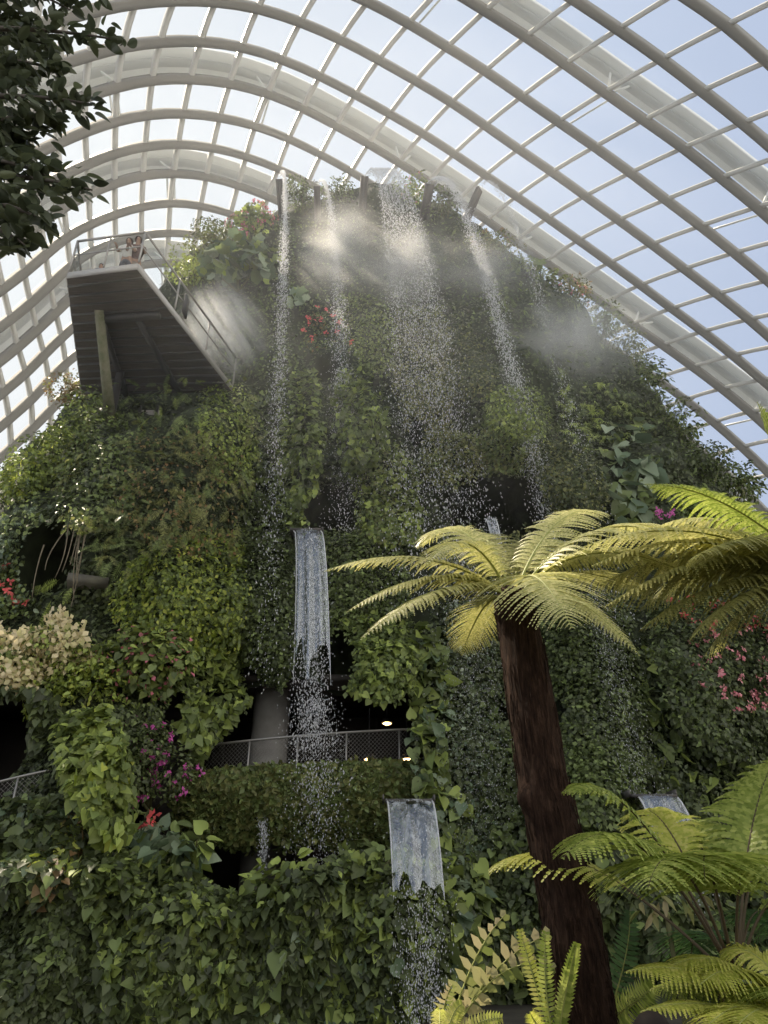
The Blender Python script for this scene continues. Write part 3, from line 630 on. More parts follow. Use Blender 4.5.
bush('lime_bush', 'bright lime bush below the creamy flower heads', 'bush', 75, 690, 15.6, (1.1, .7, .85), [('oval', .22, .7, 'YG'), ('oval', .24, .7, 'LT')])
patch('flank_foliage', 'dark planting hanging over the left walkway recess', 'shrubs', [(0, 680), (50, 690), (75, 730), (60, 765), (20, 735), (0, 730)], [('heart', .26, 1.8, 'DK'), ('oval', .24, .9, 'MD')], lift=.5, kind='stuff')
bush('pink_tinged_bush', 'dense rounded bush with pink-tinged leaves above the magenta flowers', 'bush', 145, 672, 15.3, (1.15, .75, 1.0), [('heart', .22, .9, 'MD'), ('heart', .2, .5, 'LT'), ('dia', .14, .18, 'PINK')])
patch('ivy_curtain', 'leafy ivy draped left of the walkway opening', 'ivy', [(190, 645), (235, 660), (250, 700), (215, 745), (190, 765), (178, 720)], [('heart', .26, 1.4, 'LT'), ('heart', .25, 1.2, 'MD'), ('oval', .2, .8, 'DK')], lift=.6, bulge=.3)
patch('ivy_cascade', 'light green ivy cascade falling between the two walkway railings', 'ivy', [(60, 715), (110, 705), (125, 770), (130, 830), (105, 850), (70, 800), (55, 750)], [('heart', .25, 1.8, 'LT'), ('heart', .24, 1.2, 'MD'), ('heart', .22, .3, 'YG')], lift=.75, bulge=.4)
bush('magenta_flowering_shrub', 'shrub covered in magenta flowers left of the walkway railing', 'flowering shrub', 150, 760, 14.9, (.9, .6, .85), [('oval', .17, 1., 'DK'), ('oval', .16, .5, 'MD')], flowers=[('blossom', 'dia', .075, 90, 'MAG')])
patch('flank_foliage', 'dark foliage behind and above the magenta flowers', 'shrubs', [(115, 705), (185, 705), (200, 800), (180, 830), (110, 840)], [('oval', .22, 1.8, 'DK'), ('oval', .2, .7, 'MD')], lift=.4, kind='stuff')
bush('red_bromeliad', 'small plant with two red flowers under the magenta shrub', 'flowering plant', 140, 822, 14.2, (.35, .3, .25), [('lance', .3, .8, 'MD')], flowers=[('blossom', 'dia', .10, 6, 'RED')])

# --- bottom wall
W1 = [('heart', .17, 0.7, 'MD'), ('heart', .17, 1.53, 'DK'), ('dia', .13, 2.04, 'DK')]
patch('planter_ivy', 'dense ivy below the left walkway railing', 'ivy', [(0, 805), (60, 795), (75, 830), (40, 900), (0, 910)], [('heart', .205, 0.9, 'MD'), ('heart', .205, 1.7, 'DK'), ('heart', .205, 0.25, 'GR')], lift=.55, bulge=.2)
patch('yellowing_creeper', 'yellowing dry-leaved creeper patch on the lower left wall', 'creeper', [(50, 830), (75, 815), (85, 840), (70, 875), (40, 905), (25, 890)], [('heart', .2, 0.9, 'BRN'), ('heart', .2, 0.6, 'YG'), ('heart', .2, 1.7, 'DK')], lift=.6)
patch('planter_ivy', 'small-leaved dark ivy across the bottom left corner', 'ivy', [(0, 900), (60, 880), (110, 900), (110, 1024), (0, 1024)], W1, lift=.35)
patch('planter_ivy', 'fresh green ivy tumbling below the glossy leaf clump', 'ivy', [(80, 830), (120, 850), (200, 880), (235, 895), (245, 960), (190, 1024), (110, 1024), (100, 930), (70, 880)], [('heart', .205, 0.75, 'MD'), ('heart', .205, 0.6, 'LT'), ('heart', .205, 1.19, 'DK')], lift=.5, bulge=.2)
bush('glossy_leaf_clump', 'clump of big glossy heart leaves below the red flowers', 'plant', 148, 850, 13.9, (.95, .5, .45), [('heart', .38, 0.9, 'GR'), ('heart', .36, 0.3, 'MD')])
bush('arching_leaf_plant', 'plant with long arching leaves at the left end of the hedge shelf', 'plant', 186, 850, 14.3, (.5, .4, .4), [('lance', .6, 0.45, 'MD'), ('heart', .32, 0.3, 'LT')])
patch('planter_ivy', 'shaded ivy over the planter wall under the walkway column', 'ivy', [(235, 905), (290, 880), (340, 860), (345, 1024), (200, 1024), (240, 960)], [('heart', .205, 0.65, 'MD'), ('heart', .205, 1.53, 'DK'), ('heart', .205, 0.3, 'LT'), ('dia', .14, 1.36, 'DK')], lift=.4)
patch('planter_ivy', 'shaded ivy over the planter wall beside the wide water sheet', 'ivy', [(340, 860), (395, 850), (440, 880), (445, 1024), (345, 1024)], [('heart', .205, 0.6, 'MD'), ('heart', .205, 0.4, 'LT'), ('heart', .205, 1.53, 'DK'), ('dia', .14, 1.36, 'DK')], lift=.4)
patch('heart_leaf_climber', 'climber with larger heart-shaped leaves scattered left of the wide water sheet', 'climber', [(250, 900), (300, 880), (385, 850), (400, 900), (430, 1024), (250, 1024)], [('heart', .36, 0.055, 'MD'), ('heart', .34, 0.06, 'LT'), ('heart', .34, 0.04, 'GR')], lift=.55, thick=.2)
bush('planter_top_shrub', 'leafy tuft on top of the planter wall right of the column foot', 'shrub', 305, 880, 13.4, (.9, .5, .4), [('heart', .26, 0.4, 'MD'), ('heart', .26, 0.4, 'LT')])
bush('planter_top_shrub', 'leafy tuft on top of the planter wall left of the wide water sheet', 'shrub', 372, 862, 13.4, (.6, .5, .5), [('heart', .28, 0.4, 'MD'), ('heart', .26, 0.3, 'LT')])
bush('planter_top_shrub', 'leafy mound under the left walkway railing', 'shrub', 30, 850, 13.6, (1.0, .5, .5), [('heart', .26, 0.4, 'MD'), ('heart', .26, 0.68, 'DK')])
# ------------------------------------------------------------------ walkway: hedge, slab, railing
def arc_rail(px0, px1, py0, py1, Y0, Y1, bow, n):
    a = at(px0, py0, Y0); b = at(px1, py1, Y1); t = np.linspace(0, 1, n)[:, None]
    P = a + (b - a) * t; P[:, 1] -= bow * 4 * (t * (1 - t))[:, 0]
    return P
def railing(label, P, h, posts, mesh_step=.09):
    """handrail, posts and a diamond wire mesh; P is the handrail line, h its height above the deck"""
    root = empty('railing', tuple(P[0] - (0, 0, h)), label, 'railing')
    MB().tube(P, .026, 10).build('handrail', M_STEEL, root, True)
    MB().tube(P - (0, 0, h - .1), .02, 6).build('bottom_rail', M_STEEL, root, True)
    for f in posts:
        q = np.array([np.interp(f, np.linspace(0, 1, len(P)), P[:, i]) for i in range(3)])
        MB().tube([q, q - (0, 0, h)], .022, 8).build('post', M_STEEL, root)
    S = np.concatenate([[0], np.cumsum(np.linalg.norm(np.diff(P, axis=0), axis=1))])
    w = MB(); LN = S[-1]; hh = h - .12
    for sgn in (1, -1):
        for s0 in np.arange(-hh, LN + hh, mesh_step):
            ss = np.linspace(s0, s0 + sgn * hh, 7); zz_ = np.linspace(0, hh, 7); ok = (ss >= 0) & (ss <= LN)
            if ok.sum() < 2: continue
            Q = np.stack([np.interp(ss[ok], S, P[:, i]) for i in range(3)], -1); Q[:, 2] += -(h - .1) + zz_[ok]
            w.tube(Q, .0035, 3, caps=False)
    w.build('wire_mesh', M_STEEL, root)
    return root
R1 = arc_rail(192, 410, 747, 729, 16.75, 16.7, .25, 40)
railing('curved wire-mesh railing along the middle walkway above the hedge', R1, 1.15, [0, .06, .27, .49, .71, .95])
R2 = arc_rail(-30, 66, 790, 767, 14.4, 14.7, .1, 14)
railing('wire-mesh railing at the left edge above the ivy', R2, 1.1, [.1, .52, .95])
# slab that carries the hedge
q = R1 + (0, .25, -1.15)
sl = MB(); up = np.tile([0, 0, 1.], (len(q), 1)); sl.bar(q + (0, .7, 0), up, 2.0, .22)
tag(sl.build('floor_walkway', M_CONC), 'concrete walkway slab behind the hedge', 'walkway', kind='structure')
q2 = R2 + (0, .6, -1.1); sl = MB(); sl.bar(q2, np.tile([0, 0, 1.], (len(q2), 1)), 1.4, .2)
tag(sl.build('floor_side_walkway', M_CONC), 'concrete slab of the left walkway', 'walkway', kind='structure')
# the hedge band: a long planter with a rounded front
def hedge_band():
    root = empty('walkway_hedge', tuple(at(300, 850, 16.3)), 'long clipped hedge band hanging below the middle walkway railing', 'hedge')
    n = 60; t = np.linspace(0, 1, n); A = arc_rail(180, 418, 778, 765, 16.55, 16.5, .35, n)
    th = 1.38 + .12 * np.sin(t * 9); th *= np.interp(t, [0, .2, .5, .9, 1], [.45, .8, 1.05, 1, .8])
    body = MB(); prof = np.array([(0.25, .05), (-.15, .02), (-.38, -.2), (-.42, -.55), (-.33, -.85), (-.05, -1.0), (.5, -.95), (.5, 0.)])
    Pg = np.stack([np.stack([A[:, 0] + 0 * p[0], A[:, 1] + p[0], A[:, 2] + (p[1] * th if p[1] < 0 else p[1])], -1) for p in prof], 1)
    body.grid(Pg); body.build('planter', M_SOIL, root, True)
    N_ = 15000; s = rng.random(N_); v = rng.random(N_) * (len(prof) - 3); k = v.astype(int); f = (v - k)[:, None]
    pr = prof[k] * (1 - f) + prof[k + 1] * f
    a3 = np.stack([np.interp(s, t, A[:, i]) for i in range(3)], -1); tt = np.interp(s, t, th)
    bump = .22 * vnoise(s * 22, v * 1.7) + .1 * rng.random(N_)
    N0 = nrm(np.stack([0 * s, -np.ones(N_), .9 - v * .55], -1))
    P = a3 + np.stack([0 * s, pr[:, 0], np.where(pr[:, 1] < 0, pr[:, 1] * tt, pr[:, 1])], -1) + N0 * bump[:, None]
    P[:, 2] -= (v > 4) * rng.random(N_) ** 2 * .25
    m = MB(); N2 = nrm(N0 + rng.normal(size=(N_, 3)) * .5); tip = nrm(np.array([0, -.4, -.8]) + rng.normal(size=(N_, 3)) * .5)
    h1 = rng.random(N_) < .65
    scatter(m, 'oval', P[h1], N2[h1], tip[h1], .12 * (.6 + .8 * rng.random(h1.sum())), 0)
    scatter(m, 'oval', P[~h1], N2[~h1], tip[~h1], .14 * (.6 + .8 * rng.random((~h1).sum())), 1)
    m.build('foliage', [lm('MD'), lm('OL')], root)
hedge_band()
# lamps in the gallery
def lamp(label, px, py, Y, hang):
    c = at(px, py, Y); root = empty('gallery_lamp', tuple(c), label, 'lamp', 'warm lamps in the walkway gallery')
    MB().lathe([(.0, .1), (.10, .1), (.14, .03), (.15, 0), (.13, 0), (.11, .03), (0, .04)], c, 20).build('housing', M_BLACKST, root, True)
    MB().lathe([(0, .035), (.06, .02), (.115, -.015), (.06, -.045), (0, -.05)], c, 16).build('bulb', emis('lamp_glow', (1., .62, .25), 9), root, True)
    MB().tube([c + (0, 0, .1), c + (0, 0, hang)], .015, 6).build('rod', M_BLACKST, root)
lamp('warm gallery lamp above the handrail, uppermost of the three', 387, 723, 18.8, .5)
lamp('warm gallery lamp low behind the railing, further from its end post', 369, 759, 18.0, 1.2)
lamp('warm gallery lamp low behind the railing, at its right end post', 407, 759, 18.0, 1.2)

# ------------------------------------------------------------------ viewing platform
zp = 16.4
def onz(px, py, z):
    a, b = ray(px, py); Y = (z - EYE) / b; return np.array([a * Y, Y, z])
pa, pb, pc, pd = onz(67, 279, zp), onz(137, 270, zp), onz(232, 392, zp), onz(82, 395, zp)
plat = empty('viewing_platform', tuple((pa + pb + pc + pd) / 4), 'dark cantilevered viewing platform jutting from the upper left flank', 'platform')
C4 = np.array([pa, pb, pc, pd])
def prism(mb, poly, z0, z1, m=0):
    n = len(poly); V = np.concatenate([np.c_[poly[:, :2], np.full(n, z0)], np.c_[poly[:, :2], np.full(n, z1)]])
    mb.add(V, [[i, (i + 1) % n, n + (i + 1) % n, n + i] for i in range(n)], m); mb.add(V[:n], [list(range(n))[::-1]], m); mb.add(V[n:], [list(range(n))], m); return mb
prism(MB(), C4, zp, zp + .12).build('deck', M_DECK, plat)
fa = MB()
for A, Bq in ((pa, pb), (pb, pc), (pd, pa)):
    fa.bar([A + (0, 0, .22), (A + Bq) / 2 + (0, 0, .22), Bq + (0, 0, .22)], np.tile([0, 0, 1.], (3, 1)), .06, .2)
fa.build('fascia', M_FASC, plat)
for f in np.linspace(.05, .97, 14):
    A = pa + (pd - pa) * f; Bq = pb + (pc - pb) * f
    MB().bar([A, (A + Bq) / 2, Bq], np.tile([0, 0, 1.], (3, 1)), .05, .05).build('cross_beam', M_BLACKST, plat)
for e in (.30, .66):
    A = pa + (pb - pa) * e; Bq = pd + (pc - pd) * e
    MB().bar([A + (Bq - A) * .28, (A + Bq) / 2, Bq], np.tile([0, 0, 1.], (3, 1)), .16, .12).build('girder', M_BLACKST, plat)
A = pa + (pd - pa) * .3; Bq = pb + (pc - pb) * .3
MB().bar([A + (Bq - A) * .25, (A + Bq) / 2, Bq - (Bq - A) * .1], np.tile([0, 0, 1.], (3, 1)), .2, .16).build('girder', M_BLACKST, plat)
top = onz(99, 310, zp); foot = at(111, 425, 18.3)
MB().tube([top, (top + foot) / 2, foot], [.13, .15, .18], 12).build('post', M_MOSSPOST, plat)
top2 = pa + (pd - pa) * .8 + (pb - pa) * .7; MB().tube([top2, top2 - (0, 0, 5)], .12, 10).build('post', M_BLACKST, plat)
# latticed window wall behind the posts
la = MB(); lw0 = onz(112, 385, 13.2); lw0[1] = 19.0; lw0[0] = -.37 * 19 / .8
for i_ in range(4): la.box(lw0 + (i_ * .55 - .2, 0, .9), (.08, .08, 3.0))
for i_ in range(5): la.box(lw0 + (.62, 0, -.5 + i_ * .62), (1.8, .08, .08))
la.build('lattice', M_BLACKST, plat)
lg = MB().box(lw0 + (.62, .1, .8), (1.8, .03, 3.)); lg.build('lattice_pane', plain('hazy_pane', (.42, .4, .38), .3), plat)
# railing of the platform
rr_ = empty('platform_railing', tuple(pb), 'thin steel railing around the cantilevered viewing platform', 'railing')
def zoff(P, d): return P + np.array([0, 0, d])
lines = [(pd, pa), (pa, pb), (pb, pc)]
for A, Bq in lines:
    MB().tube([zoff(A, 1.45), zoff(Bq, 1.45)], .035, 8).build('handrail', M_STEEL, rr_)
    MB().tube([zoff(A, .9), zoff(Bq, .9)], .022, 6).build('mid_rail', M_STEEL, rr_)
    n = max(2, int(np.linalg.norm(Bq - A) / 1.5))
    for f in np.linspace(0, 1, n + 1)[:-1 if A is not pb else None]:
        q = A + (Bq - A) * f; MB().tube([zoff(q, .3), zoff(q, 1.45)], .03, 8).build('post', M_STEEL, rr_)
for A, Bq in lines:
    MB().grid(np.array([[zoff(A, .36), zoff(Bq, .36)], [zoff(A, 1.4), zoff(Bq, 1.4)]])).build('glass_panel', M_GLASS, rr_)
sb = onz(176, 308, zp) ; 
MB().box(zoff(pb + (pc - pb) * .42, .85), (.06, .35, .7)).build('sign_board', M_BLACKST, rr_)

# ------------------------------------------------------------------ people
def skinfig(name, parent, bones, mat, levels=2):
    """one continuous skin grown over a skeleton; bones: list of chains [(xyz, radius), ...] joined where points coincide"""
    vs, rs, es, ix = [], [], [], {}
    for chain in bones:
        prev = None
        for p, r in chain:
            key = tuple(round(float(c), 4) for c in p)
            if key not in ix: ix[key] = len(vs); vs.append(key); rs.append(r)
            if prev is not None and prev != ix[key]: es.append((prev, ix[key]))
            prev = ix[key]
    me = bpy.data.meshes.new(name); me.from_pydata(vs, es, [])
    o = bpy.data.objects.new(name, me); COL.objects.link(o); o.parent = parent
    s = o.modifiers.new('skin', 'SKIN')
    for i_, r in enumerate(rs): me.skin_vertices[0].data[i_].radius = (r, r)
    me.skin_vertices[0].data[0].use_root = True
    s.use_smooth_shade = True
    d = o.modifiers.new('sub', 'SUBSURF'); d.levels = levels; d.render_levels = levels
    me.materials.append(mat); return o
def person(label, loc, rot, top, legs, hair, lean=0., seat=False, arms='rail', scale=1.):
    root = empty('person', loc, label, 'person'); root.rotation_euler = (0, 0, rot); root.scale = (scale,) * 3
    skin = plain('skin_tone', (.30, .18, .12), .6)
    ly = -lean
    hip = (0, 0, .92); chest = (0, ly * .5, 1.28); neck = (0, ly * .8, 1.47); hd = (0, ly - .02, 1.60); crown = (0, ly - .01, 1.70)
    B_ = [[(hip, .13), ((0, ly * .25, 1.1), .125), (chest, .15), (neck, .06), (hd, .098), (crown, .07)], [(hd, .098), ((0, ly - .12, 1.585), .02)]]
    for s in (-1, 1):
        B_.append([(hip, .13), ((s * .1, 0, .86), .095), ((s * .105, -.02, .48), .06), ((s * .105, .0, .1), .042), ((s * .11, -.04, .04), .04), ((s * .12, -.18, .03), .03)])
        sh = (s * .19, ly * .6, 1.40); el = (s * .25, ly * .5 - (.12 if arms == 'rail' else 0.), 1.15); wr = (s * .2, ly * .4 - .36, 1.12) if arms == 'rail' else (s * .27, ly * .3 - .05, .9)
        B_.append([(chest, .15), (sh, .06), (el, .045), (wr, .03)])
        pv = np.array(wr) + ((0, -.07, 0) if arms == 'rail' else (0, -.01, -.07)); B_.append([(wr, .03), (tuple(pv), .032)])
        for f in range(4):
            dx = (f - 1.5) * .019; ln = (.065, .08, .075, .058)[f]
            e1 = pv + ((dx, -ln * .6, .0) if arms == 'rail' else (dx, -.0, -ln * .6)); e2 = e1 + ((0, -ln * .35, -.03) if arms == 'rail' else (0, -.02, -ln * .4))
            B_.append([(tuple(pv), .032), (tuple(e1), .009), (tuple(e2), .008)])
        th = np.array(wr) + ((-s * .045, -.05, -.005) if arms == 'rail' else (-s * .01, -.045, -.05)); B_.append([(wr, .03), (tuple(th), .010)])
    skinfig('body', root, B_, skin)
    cl = [[(hip, .15), ((0, ly * .25, 1.1), .15), (chest, .175), ((0, ly * .7, 1.41), .11)]]
    for s in (-1, 1): cl.append([(chest, .175), ((s * .19, ly * .6, 1.40), .082), ((s * .235, ly * .52 - .07, 1.2), .065)])
    skinfig('shirt', root, cl, top)
    tr_ = [[((0, 0, .96), .16), (hip, .155)]]
    for s in (-1, 1): tr_.append([(hip, .155), ((s * .1, 0, .86), .112), ((s * .105, -.02, .48), .08), ((s * .105, 0, .12), .062)])
    skinfig('trousers', root, tr_, legs)
    hb_ = MB(); th_ = np.linspace(0, 1, 9)[:, None]; ph = np.linspace(0, 2 * np.pi, 20)[None]
    el_ = th_ * np.where(np.cos(ph + np.pi / 2) > .35, 1.15, 1.95)
    c0 = np.array([0, ly + .005, 1.625])
    hb_.grid(np.stack([c0[0] + .108 * np.sin(el_) * np.cos(ph), c0[1] + .118 * np.sin(el_) * np.sin(ph), c0[2] + .118 * np.cos(el_)], -1))
    o = hb_.build('hair', hair, None, True); o.parent = root
    return root
HAIR = plain('dark_hair', (.010, .007, .006), .75, spec=.15); HAIRB = plain('brown_hair', (.07, .035, .02), .5)
deckz = zp + .13
p1 = onz(134, 262, deckz); p1 = pb + np.array([-.45, .75, .13])
person('person in a brown top leaning on the corner of the platform railing', tuple(p1), .25, plain('brown_cloth', (.09, .05, .04), .9), plain('tan_cloth', (.2, .16, .13), .9), HAIRB, lean=.22)
p2 = pb + (pa - pb) * .30 + np.array([-.05, .55, .13])
person('person in a beige top standing behind the platform front railing', tuple(p2), .0, plain('beige_cloth', (.52, .50, .45), .9), plain('grey_cloth', (.08, .08, .09), .9), HAIRB, lean=.1, scale=.97)
p3 = pa + (pb - pa) * .2 + np.array([0, .9, .13])
person('dark-haired child whose head shows over the middle of the platform edge', tuple(p3), .1, plain('navy_cloth', (.05, .06, .1), .9), plain('grey_cloth2', (.15, .15, .16), .9), HAIR, scale=.76, arms='down')
h4 = at(650, 1010, 3.3)
person('dark-haired child with a pink collar at the bottom edge below the ferns', (h4[0], h4[1], 0), 2.6, plain('pink_cloth', (.7, .2, .4), .9), plain('denim_cloth', (.08, .1, .18), .9), HAIR, scale=float(h4[2]) / 1.745, arms='down')
# ------------------------------------------------------------------ water
OCT = np.array([(1, 0, 0), (-1, 0, 0), (0, 1, 0), (0, -1, 0), (0, 0, 1.), (0, 0, -1)])
OCF = np.array([[0, 2, 4], [2, 1, 4], [1, 3, 4], [3, 0, 4], [2, 0, 5], [1, 2, 5], [3, 1, 5], [0, 3, 5]])
def drops(mb, P, r, el):
    V = P[:, None] + OCT[None] * np.stack([r, r, r * el], -1)[:, None]
    mb.add(V.reshape(-1, 3), ((np.arange(len(P)) * 6)[:, None, None] + OCF).reshape(-1, 3))
def fall_path(a, b, sw=.5):
    """ballistic line from spout a to landing b: level speed constant, drop grows with time squared"""
    def f(t, o=0.):
        h = (a + (b - a) * t[:, None]); h[:, 2] = a[2] + (b[2] - a[2]) * t ** 2 * 1.0
        return h
    return f
def waterfall(label, a, b, n, w0, w1, r=.02, dens=(1., .35), group=None, sheet=None, sheet_len=.25, across=(1, 0, 0), el=2.2, split=0):
    a = np.asarray(a, float); b = np.asarray(b, float); f = fall_path(a, b); across = nrm(np.asarray(across, float))
    root = empty('waterfall', tuple(a), label, 'waterfall', group)
    n = int(n * 1.5); d = rng.random(n); keep = rng.random(n) < dens[0] + (dens[1] - dens[0]) * d; d = d[keep]; t = np.sqrt(d)
    C = f(t); w = w0 + (w1 - w0) * d
    s = rng.normal(size=len(d)) * .5
    if split:
        k = rng.integers(0, split, len(d)); s = (k + .5) / split * 2 - 1 + rng.normal(size=len(d)) * (.25 / split + .22 * d)
    r = r * (.64 if a[2] > 25 else .6)
    P = C + across * (s * w / 2)[:, None] + rng.normal(size=(len(d), 3)) * (.02 + .10 * w * d)[:, None]
    P[:, 2] += rng.normal(size=len(d)) * .1 * d
    mb = MB(); drops(mb, P, r * (.5 + .9 * rng.random(len(d)) ** 2), el * (.6 + .8 * rng.random(len(d))))
    o = mb.build('spray', M_DROP, root); o['kind'] = 'stuff'
    if sheet:
        tt = np.sqrt(np.linspace(0, sheet_len, 24)); C = f(tt); u = np.linspace(-1, 1, 20)
        G = C[:, None] + across * (u[None, :, None] * (w0 / 2 + (w1 - w0) / 2 * (tt ** 2)[:, None, None]))
        ragged = 1 + .35 * (vnoise(u * 5 + 3 * len(label), 0 * u + 1.3)); ragged[[0, -1]] = 1.15
        for q_ in range(20):
            Cq = f(tt * np.sqrt(ragged[q_])); G[:, q_] = Cq + across * (u[q_] * (w0 / 2 + (w1 - w0) / 2 * (tt[:, None] ** 2)))
        G[:, :, 1] += .06 * np.sin(u * 9)[None] * tt[:, None] + .10 * (u[None] ** 2)
        MB().grid(G).build('water_sheet', sheet, root, True)
        for e in (0, -1):                                      # thicker rims at both edges
            MB().tube(G[:, e], np.linspace(.018, .006, 24), 6).build('rim_jet', M_DROP, root, True)
    return root
def spout(label, tip, base, w, h=.2):
    """open metal channel: bottom plate and two side cheeks running up to the lip"""
    tip = np.asarray(tip, float); base = np.asarray(base, float); T = nrm(tip - base); X = nrm(np.cross(T, [0, 0, 1.])); U = np.cross(X, T)
    root = empty('water_spout', tuple(base), label, 'water spout')
    MB().bar([base, (base + tip) / 2, tip], np.tile(U, (3, 1)), w, .04).build('channel_plate', M_SPOUT, root)
    for s in (-1, 1):
        o = X * s * w / 2; k = MB()
        V = [base + o - U * h, base + o + U * h * .5, tip + o + U * .10, tip + o - U * .05]
        V = V + [v + X * s * .04 for v in V]
        k.add(V, [[0, 1, 2, 3], [7, 6, 5, 4], [0, 4, 5, 1], [1, 5, 6, 2], [2, 6, 7, 3], [3, 7, 4, 0]]).build('cheek', M_SPOUT, root)
    return root
T1, T2, T3, T4, T5 = at(279, 179, 21.2), at(317, 186, 21.3), at(375, 176, 21.0), at(430, 184, 21.2), at(480, 189, 22.2)
spout('dark narrow water spout at the left end of the summit', T1, T1 + (0.1, 1.6, -1.35), .22)
spout('thin water spout on the summit second from the left', T2, T2 + (-.05, 1.4, -.8), .2)
spout('dark water spout at the top centre feeding the widest fall', T3 + (-.45, 0, 0), T3 + (-.62, 1.3, -1.5), .26)
spout('curved water spout right of the widest fall', T4 + (-.0, 0, 0), T4 + (-.3, 1.3, -1.0), .3)
spout('slanting dark metal spout sticking out over the right ridge', T5, at(457, 238, 22.9), .28)
AX = (1, -.1, 0)
waterfall('thin leftmost waterfall dropping from the summit past the ivy', T1, at(262, 690, 15.9), 7000, .1, .8, .021, (1, .10))
waterfall('second thin waterfall from the left falling through the warm mist', T2, at(346, 545, 17.1), 5200, .1, 1.1, .021, (.8, .55))
waterfall('widest waterfall pouring from the summit centre', T3, at(452, 600, 16.2), 15000, 1.0, 2.5, .021, (1, .5), split=6, sheet=M_SHEET2, sheet_len=.10)
waterfall('slanting narrow waterfall right of the widest one', T4, at(556, 560, 16.6), 6500, .45, .75, .022, (1, .6), sheet=M_SHEET2, sheet_len=.06)
waterfall('faint rightmost waterfall off the slanting metal spout', T5, at(628, 640, 16.8), 2600, .2, 1.0, .02, (1, .35))
waterfall('fine spray falling behind the tree fern crown onto the creeping fig', at(452, 560, 16.4), at(492, 850, 15.0), 4000, 1.0, 2.0, .009, (.8, .8))
waterfall('fine spray drifting down to the dark right water sheet', at(585, 570, 16.2), at(640, 800, 14.6), 1900, .7, .9, .010, (.8, .8))
C1 = at(306, 528, 16.75)
waterfall('glass-clear water sheet pouring over the hedge in the centre', C1, at(311, 745, 15.7), 2600, .70, .90, .020, (.08, 1), sheet=M_SHEET, sheet_len=.66, across=(1, 0, 0))
waterfall('broken drops of the clear fall crossing the walkway hedge', at(312, 700, 15.8), at(318, 880, 14.6), 1700, .95, 1.3, .016, (1, .5))
C2 = at(409, 799, 13.75)
waterfall('wide grey water sheet at the bottom beside the climber', C2, at(427, 1040, 12.2), 2600, .80, .80, .013, (.0, 1), sheet=M_SHEET2, sheet_len=.42)
waterfall('small curved jet behind the tree fern crown', at(490, 517, 16.3), at(503, 575, 15.8), 300, .25, .2, .014, (1, .6), sheet=M_SHEET2, sheet_len=.8)
C4_ = at(655, 794, 14.1)
waterfall('dark bluish water sheet at the right behind the fern fronds', C4_, at(700, 900, 13.5), 500, .7, .9, .014, (.2, 1), sheet=M_SHEET3, sheet_len=.45)
waterfall('tiny trickle from the hedge in front of the column', at(261, 814, 15.95), at(263, 885, 15.4), 420, .22, .1, .016, (1, .8))
def lip(label, c, w, d=.8):
    root = empty('water_chute', tuple(c), label, 'water chute')
    MB().bar([c + (0, d, .06), c + (0, d / 2, .05), c + (0, -.02, -.01)], np.tile([0, 0, 1.], (3, 1)), w, .05).build('channel_plate', M_SPOUT, root)
    for s in (-1, 1): MB().box(c + (s * (w / 2 + .03), d / 2 - .05, .03), (.03, d * .6, .12)).build('cheek', M_SPOUT, root)
lip('metal chute lip of the glass-clear fall above the hedge', C1, .78)
lip('metal chute lip of the wide grey sheet at the bottom', C2, .86)
lip('metal chute lip of the bluish sheet behind the fern fronds', C4_, .8)

# ------------------------------------------------------------------ mist
SUN = Vector((-.43, .33, .84)).normalized()
def mistmat(name, dens, nscale, stretch=None, lo=.34, hi=.74):
    m, t, out, N, L = nt(name)
    tc = N('ShaderNodeTexCoord'); mp = N('ShaderNodeMapping')
    if stretch is not None: mp.inputs['Scale'].default_value = stretch
    n = N('ShaderNodeTexNoise'); n.inputs['Scale'].default_value = nscale; n.inputs['Detail'].default_value = 3; n.inputs['Roughness'].default_value = .55
    L(tc.outputs['Object'], mp.inputs[0]); L(mp.outputs[0], n.inputs['Vector'])
    r = ramp(N, [(0, 0, 0), (1, 1, 1)], pos=[lo, hi]); L(n.outputs['Fac'], r.inputs[0])
    ln = N('ShaderNodeVectorMath', operation='LENGTH'); L(tc.outputs['Object'], ln.inputs[0])
    fo = N('ShaderNodeMapRange'); fo.inputs[1].default_value = .98; fo.inputs[2].default_value = .0; fo.inputs[3].default_value = 0; fo.inputs[4].default_value = 1
    fo.interpolation_type = 'SMOOTHSTEP'; L(ln.outputs['Value'], fo.inputs[0])
    m1 = N('ShaderNodeMath', operation='MULTIPLY'); L(r.outputs[0], m1.inputs[0]); L(fo.outputs[0], m1.inputs[1])
    m2 = N('ShaderNodeMath', operation='MULTIPLY'); m2.inputs[1].default_value = dens; L(m1.outputs[0], m2.inputs[0])
    v = N('ShaderNodeVolumeScatter'); v.inputs['Color'].default_value = (.97, .97, .97, 1); v.inputs['Anisotropy'].default_value = .35
    L(m2.outputs[0], v.inputs['Density']); L(v.outputs[0], out.inputs['Volume'])
    return m
def mist(label, c, rad, dens, nscale=1.6, axis=None, stretch=None, lo=.34, hi=.74):
    import bmesh
    bm = bmesh.new(); bmesh.ops.create_icosphere(bm, subdivisions=3, radius=1.0)
    me = bpy.data.meshes.new('mist'); bm.to_mesh(me); bm.free()
    o = bpy.data.objects.new('mist', me); COL.objects.link(o); o.location = c; o.scale = rad
    if axis is not None: o.rotation_euler = axis.to_track_quat('Z', 'Y').to_euler()
    me.materials.append(mistmat('mist_vapour', dens, nscale, stretch, lo, hi))
    tag(o, label, 'mist', kind='stuff')
mist('warm sunlit puff of mist at the top of the second waterfall', at(338, 245, 19.2), (2.2, 1.2, 3.2), 1.0, 1.3)
mist('warm mist drifting in front of the widest waterfall', at(402, 262, 19.4), (2.5, 1.1, 2.6), .9, 1.3)
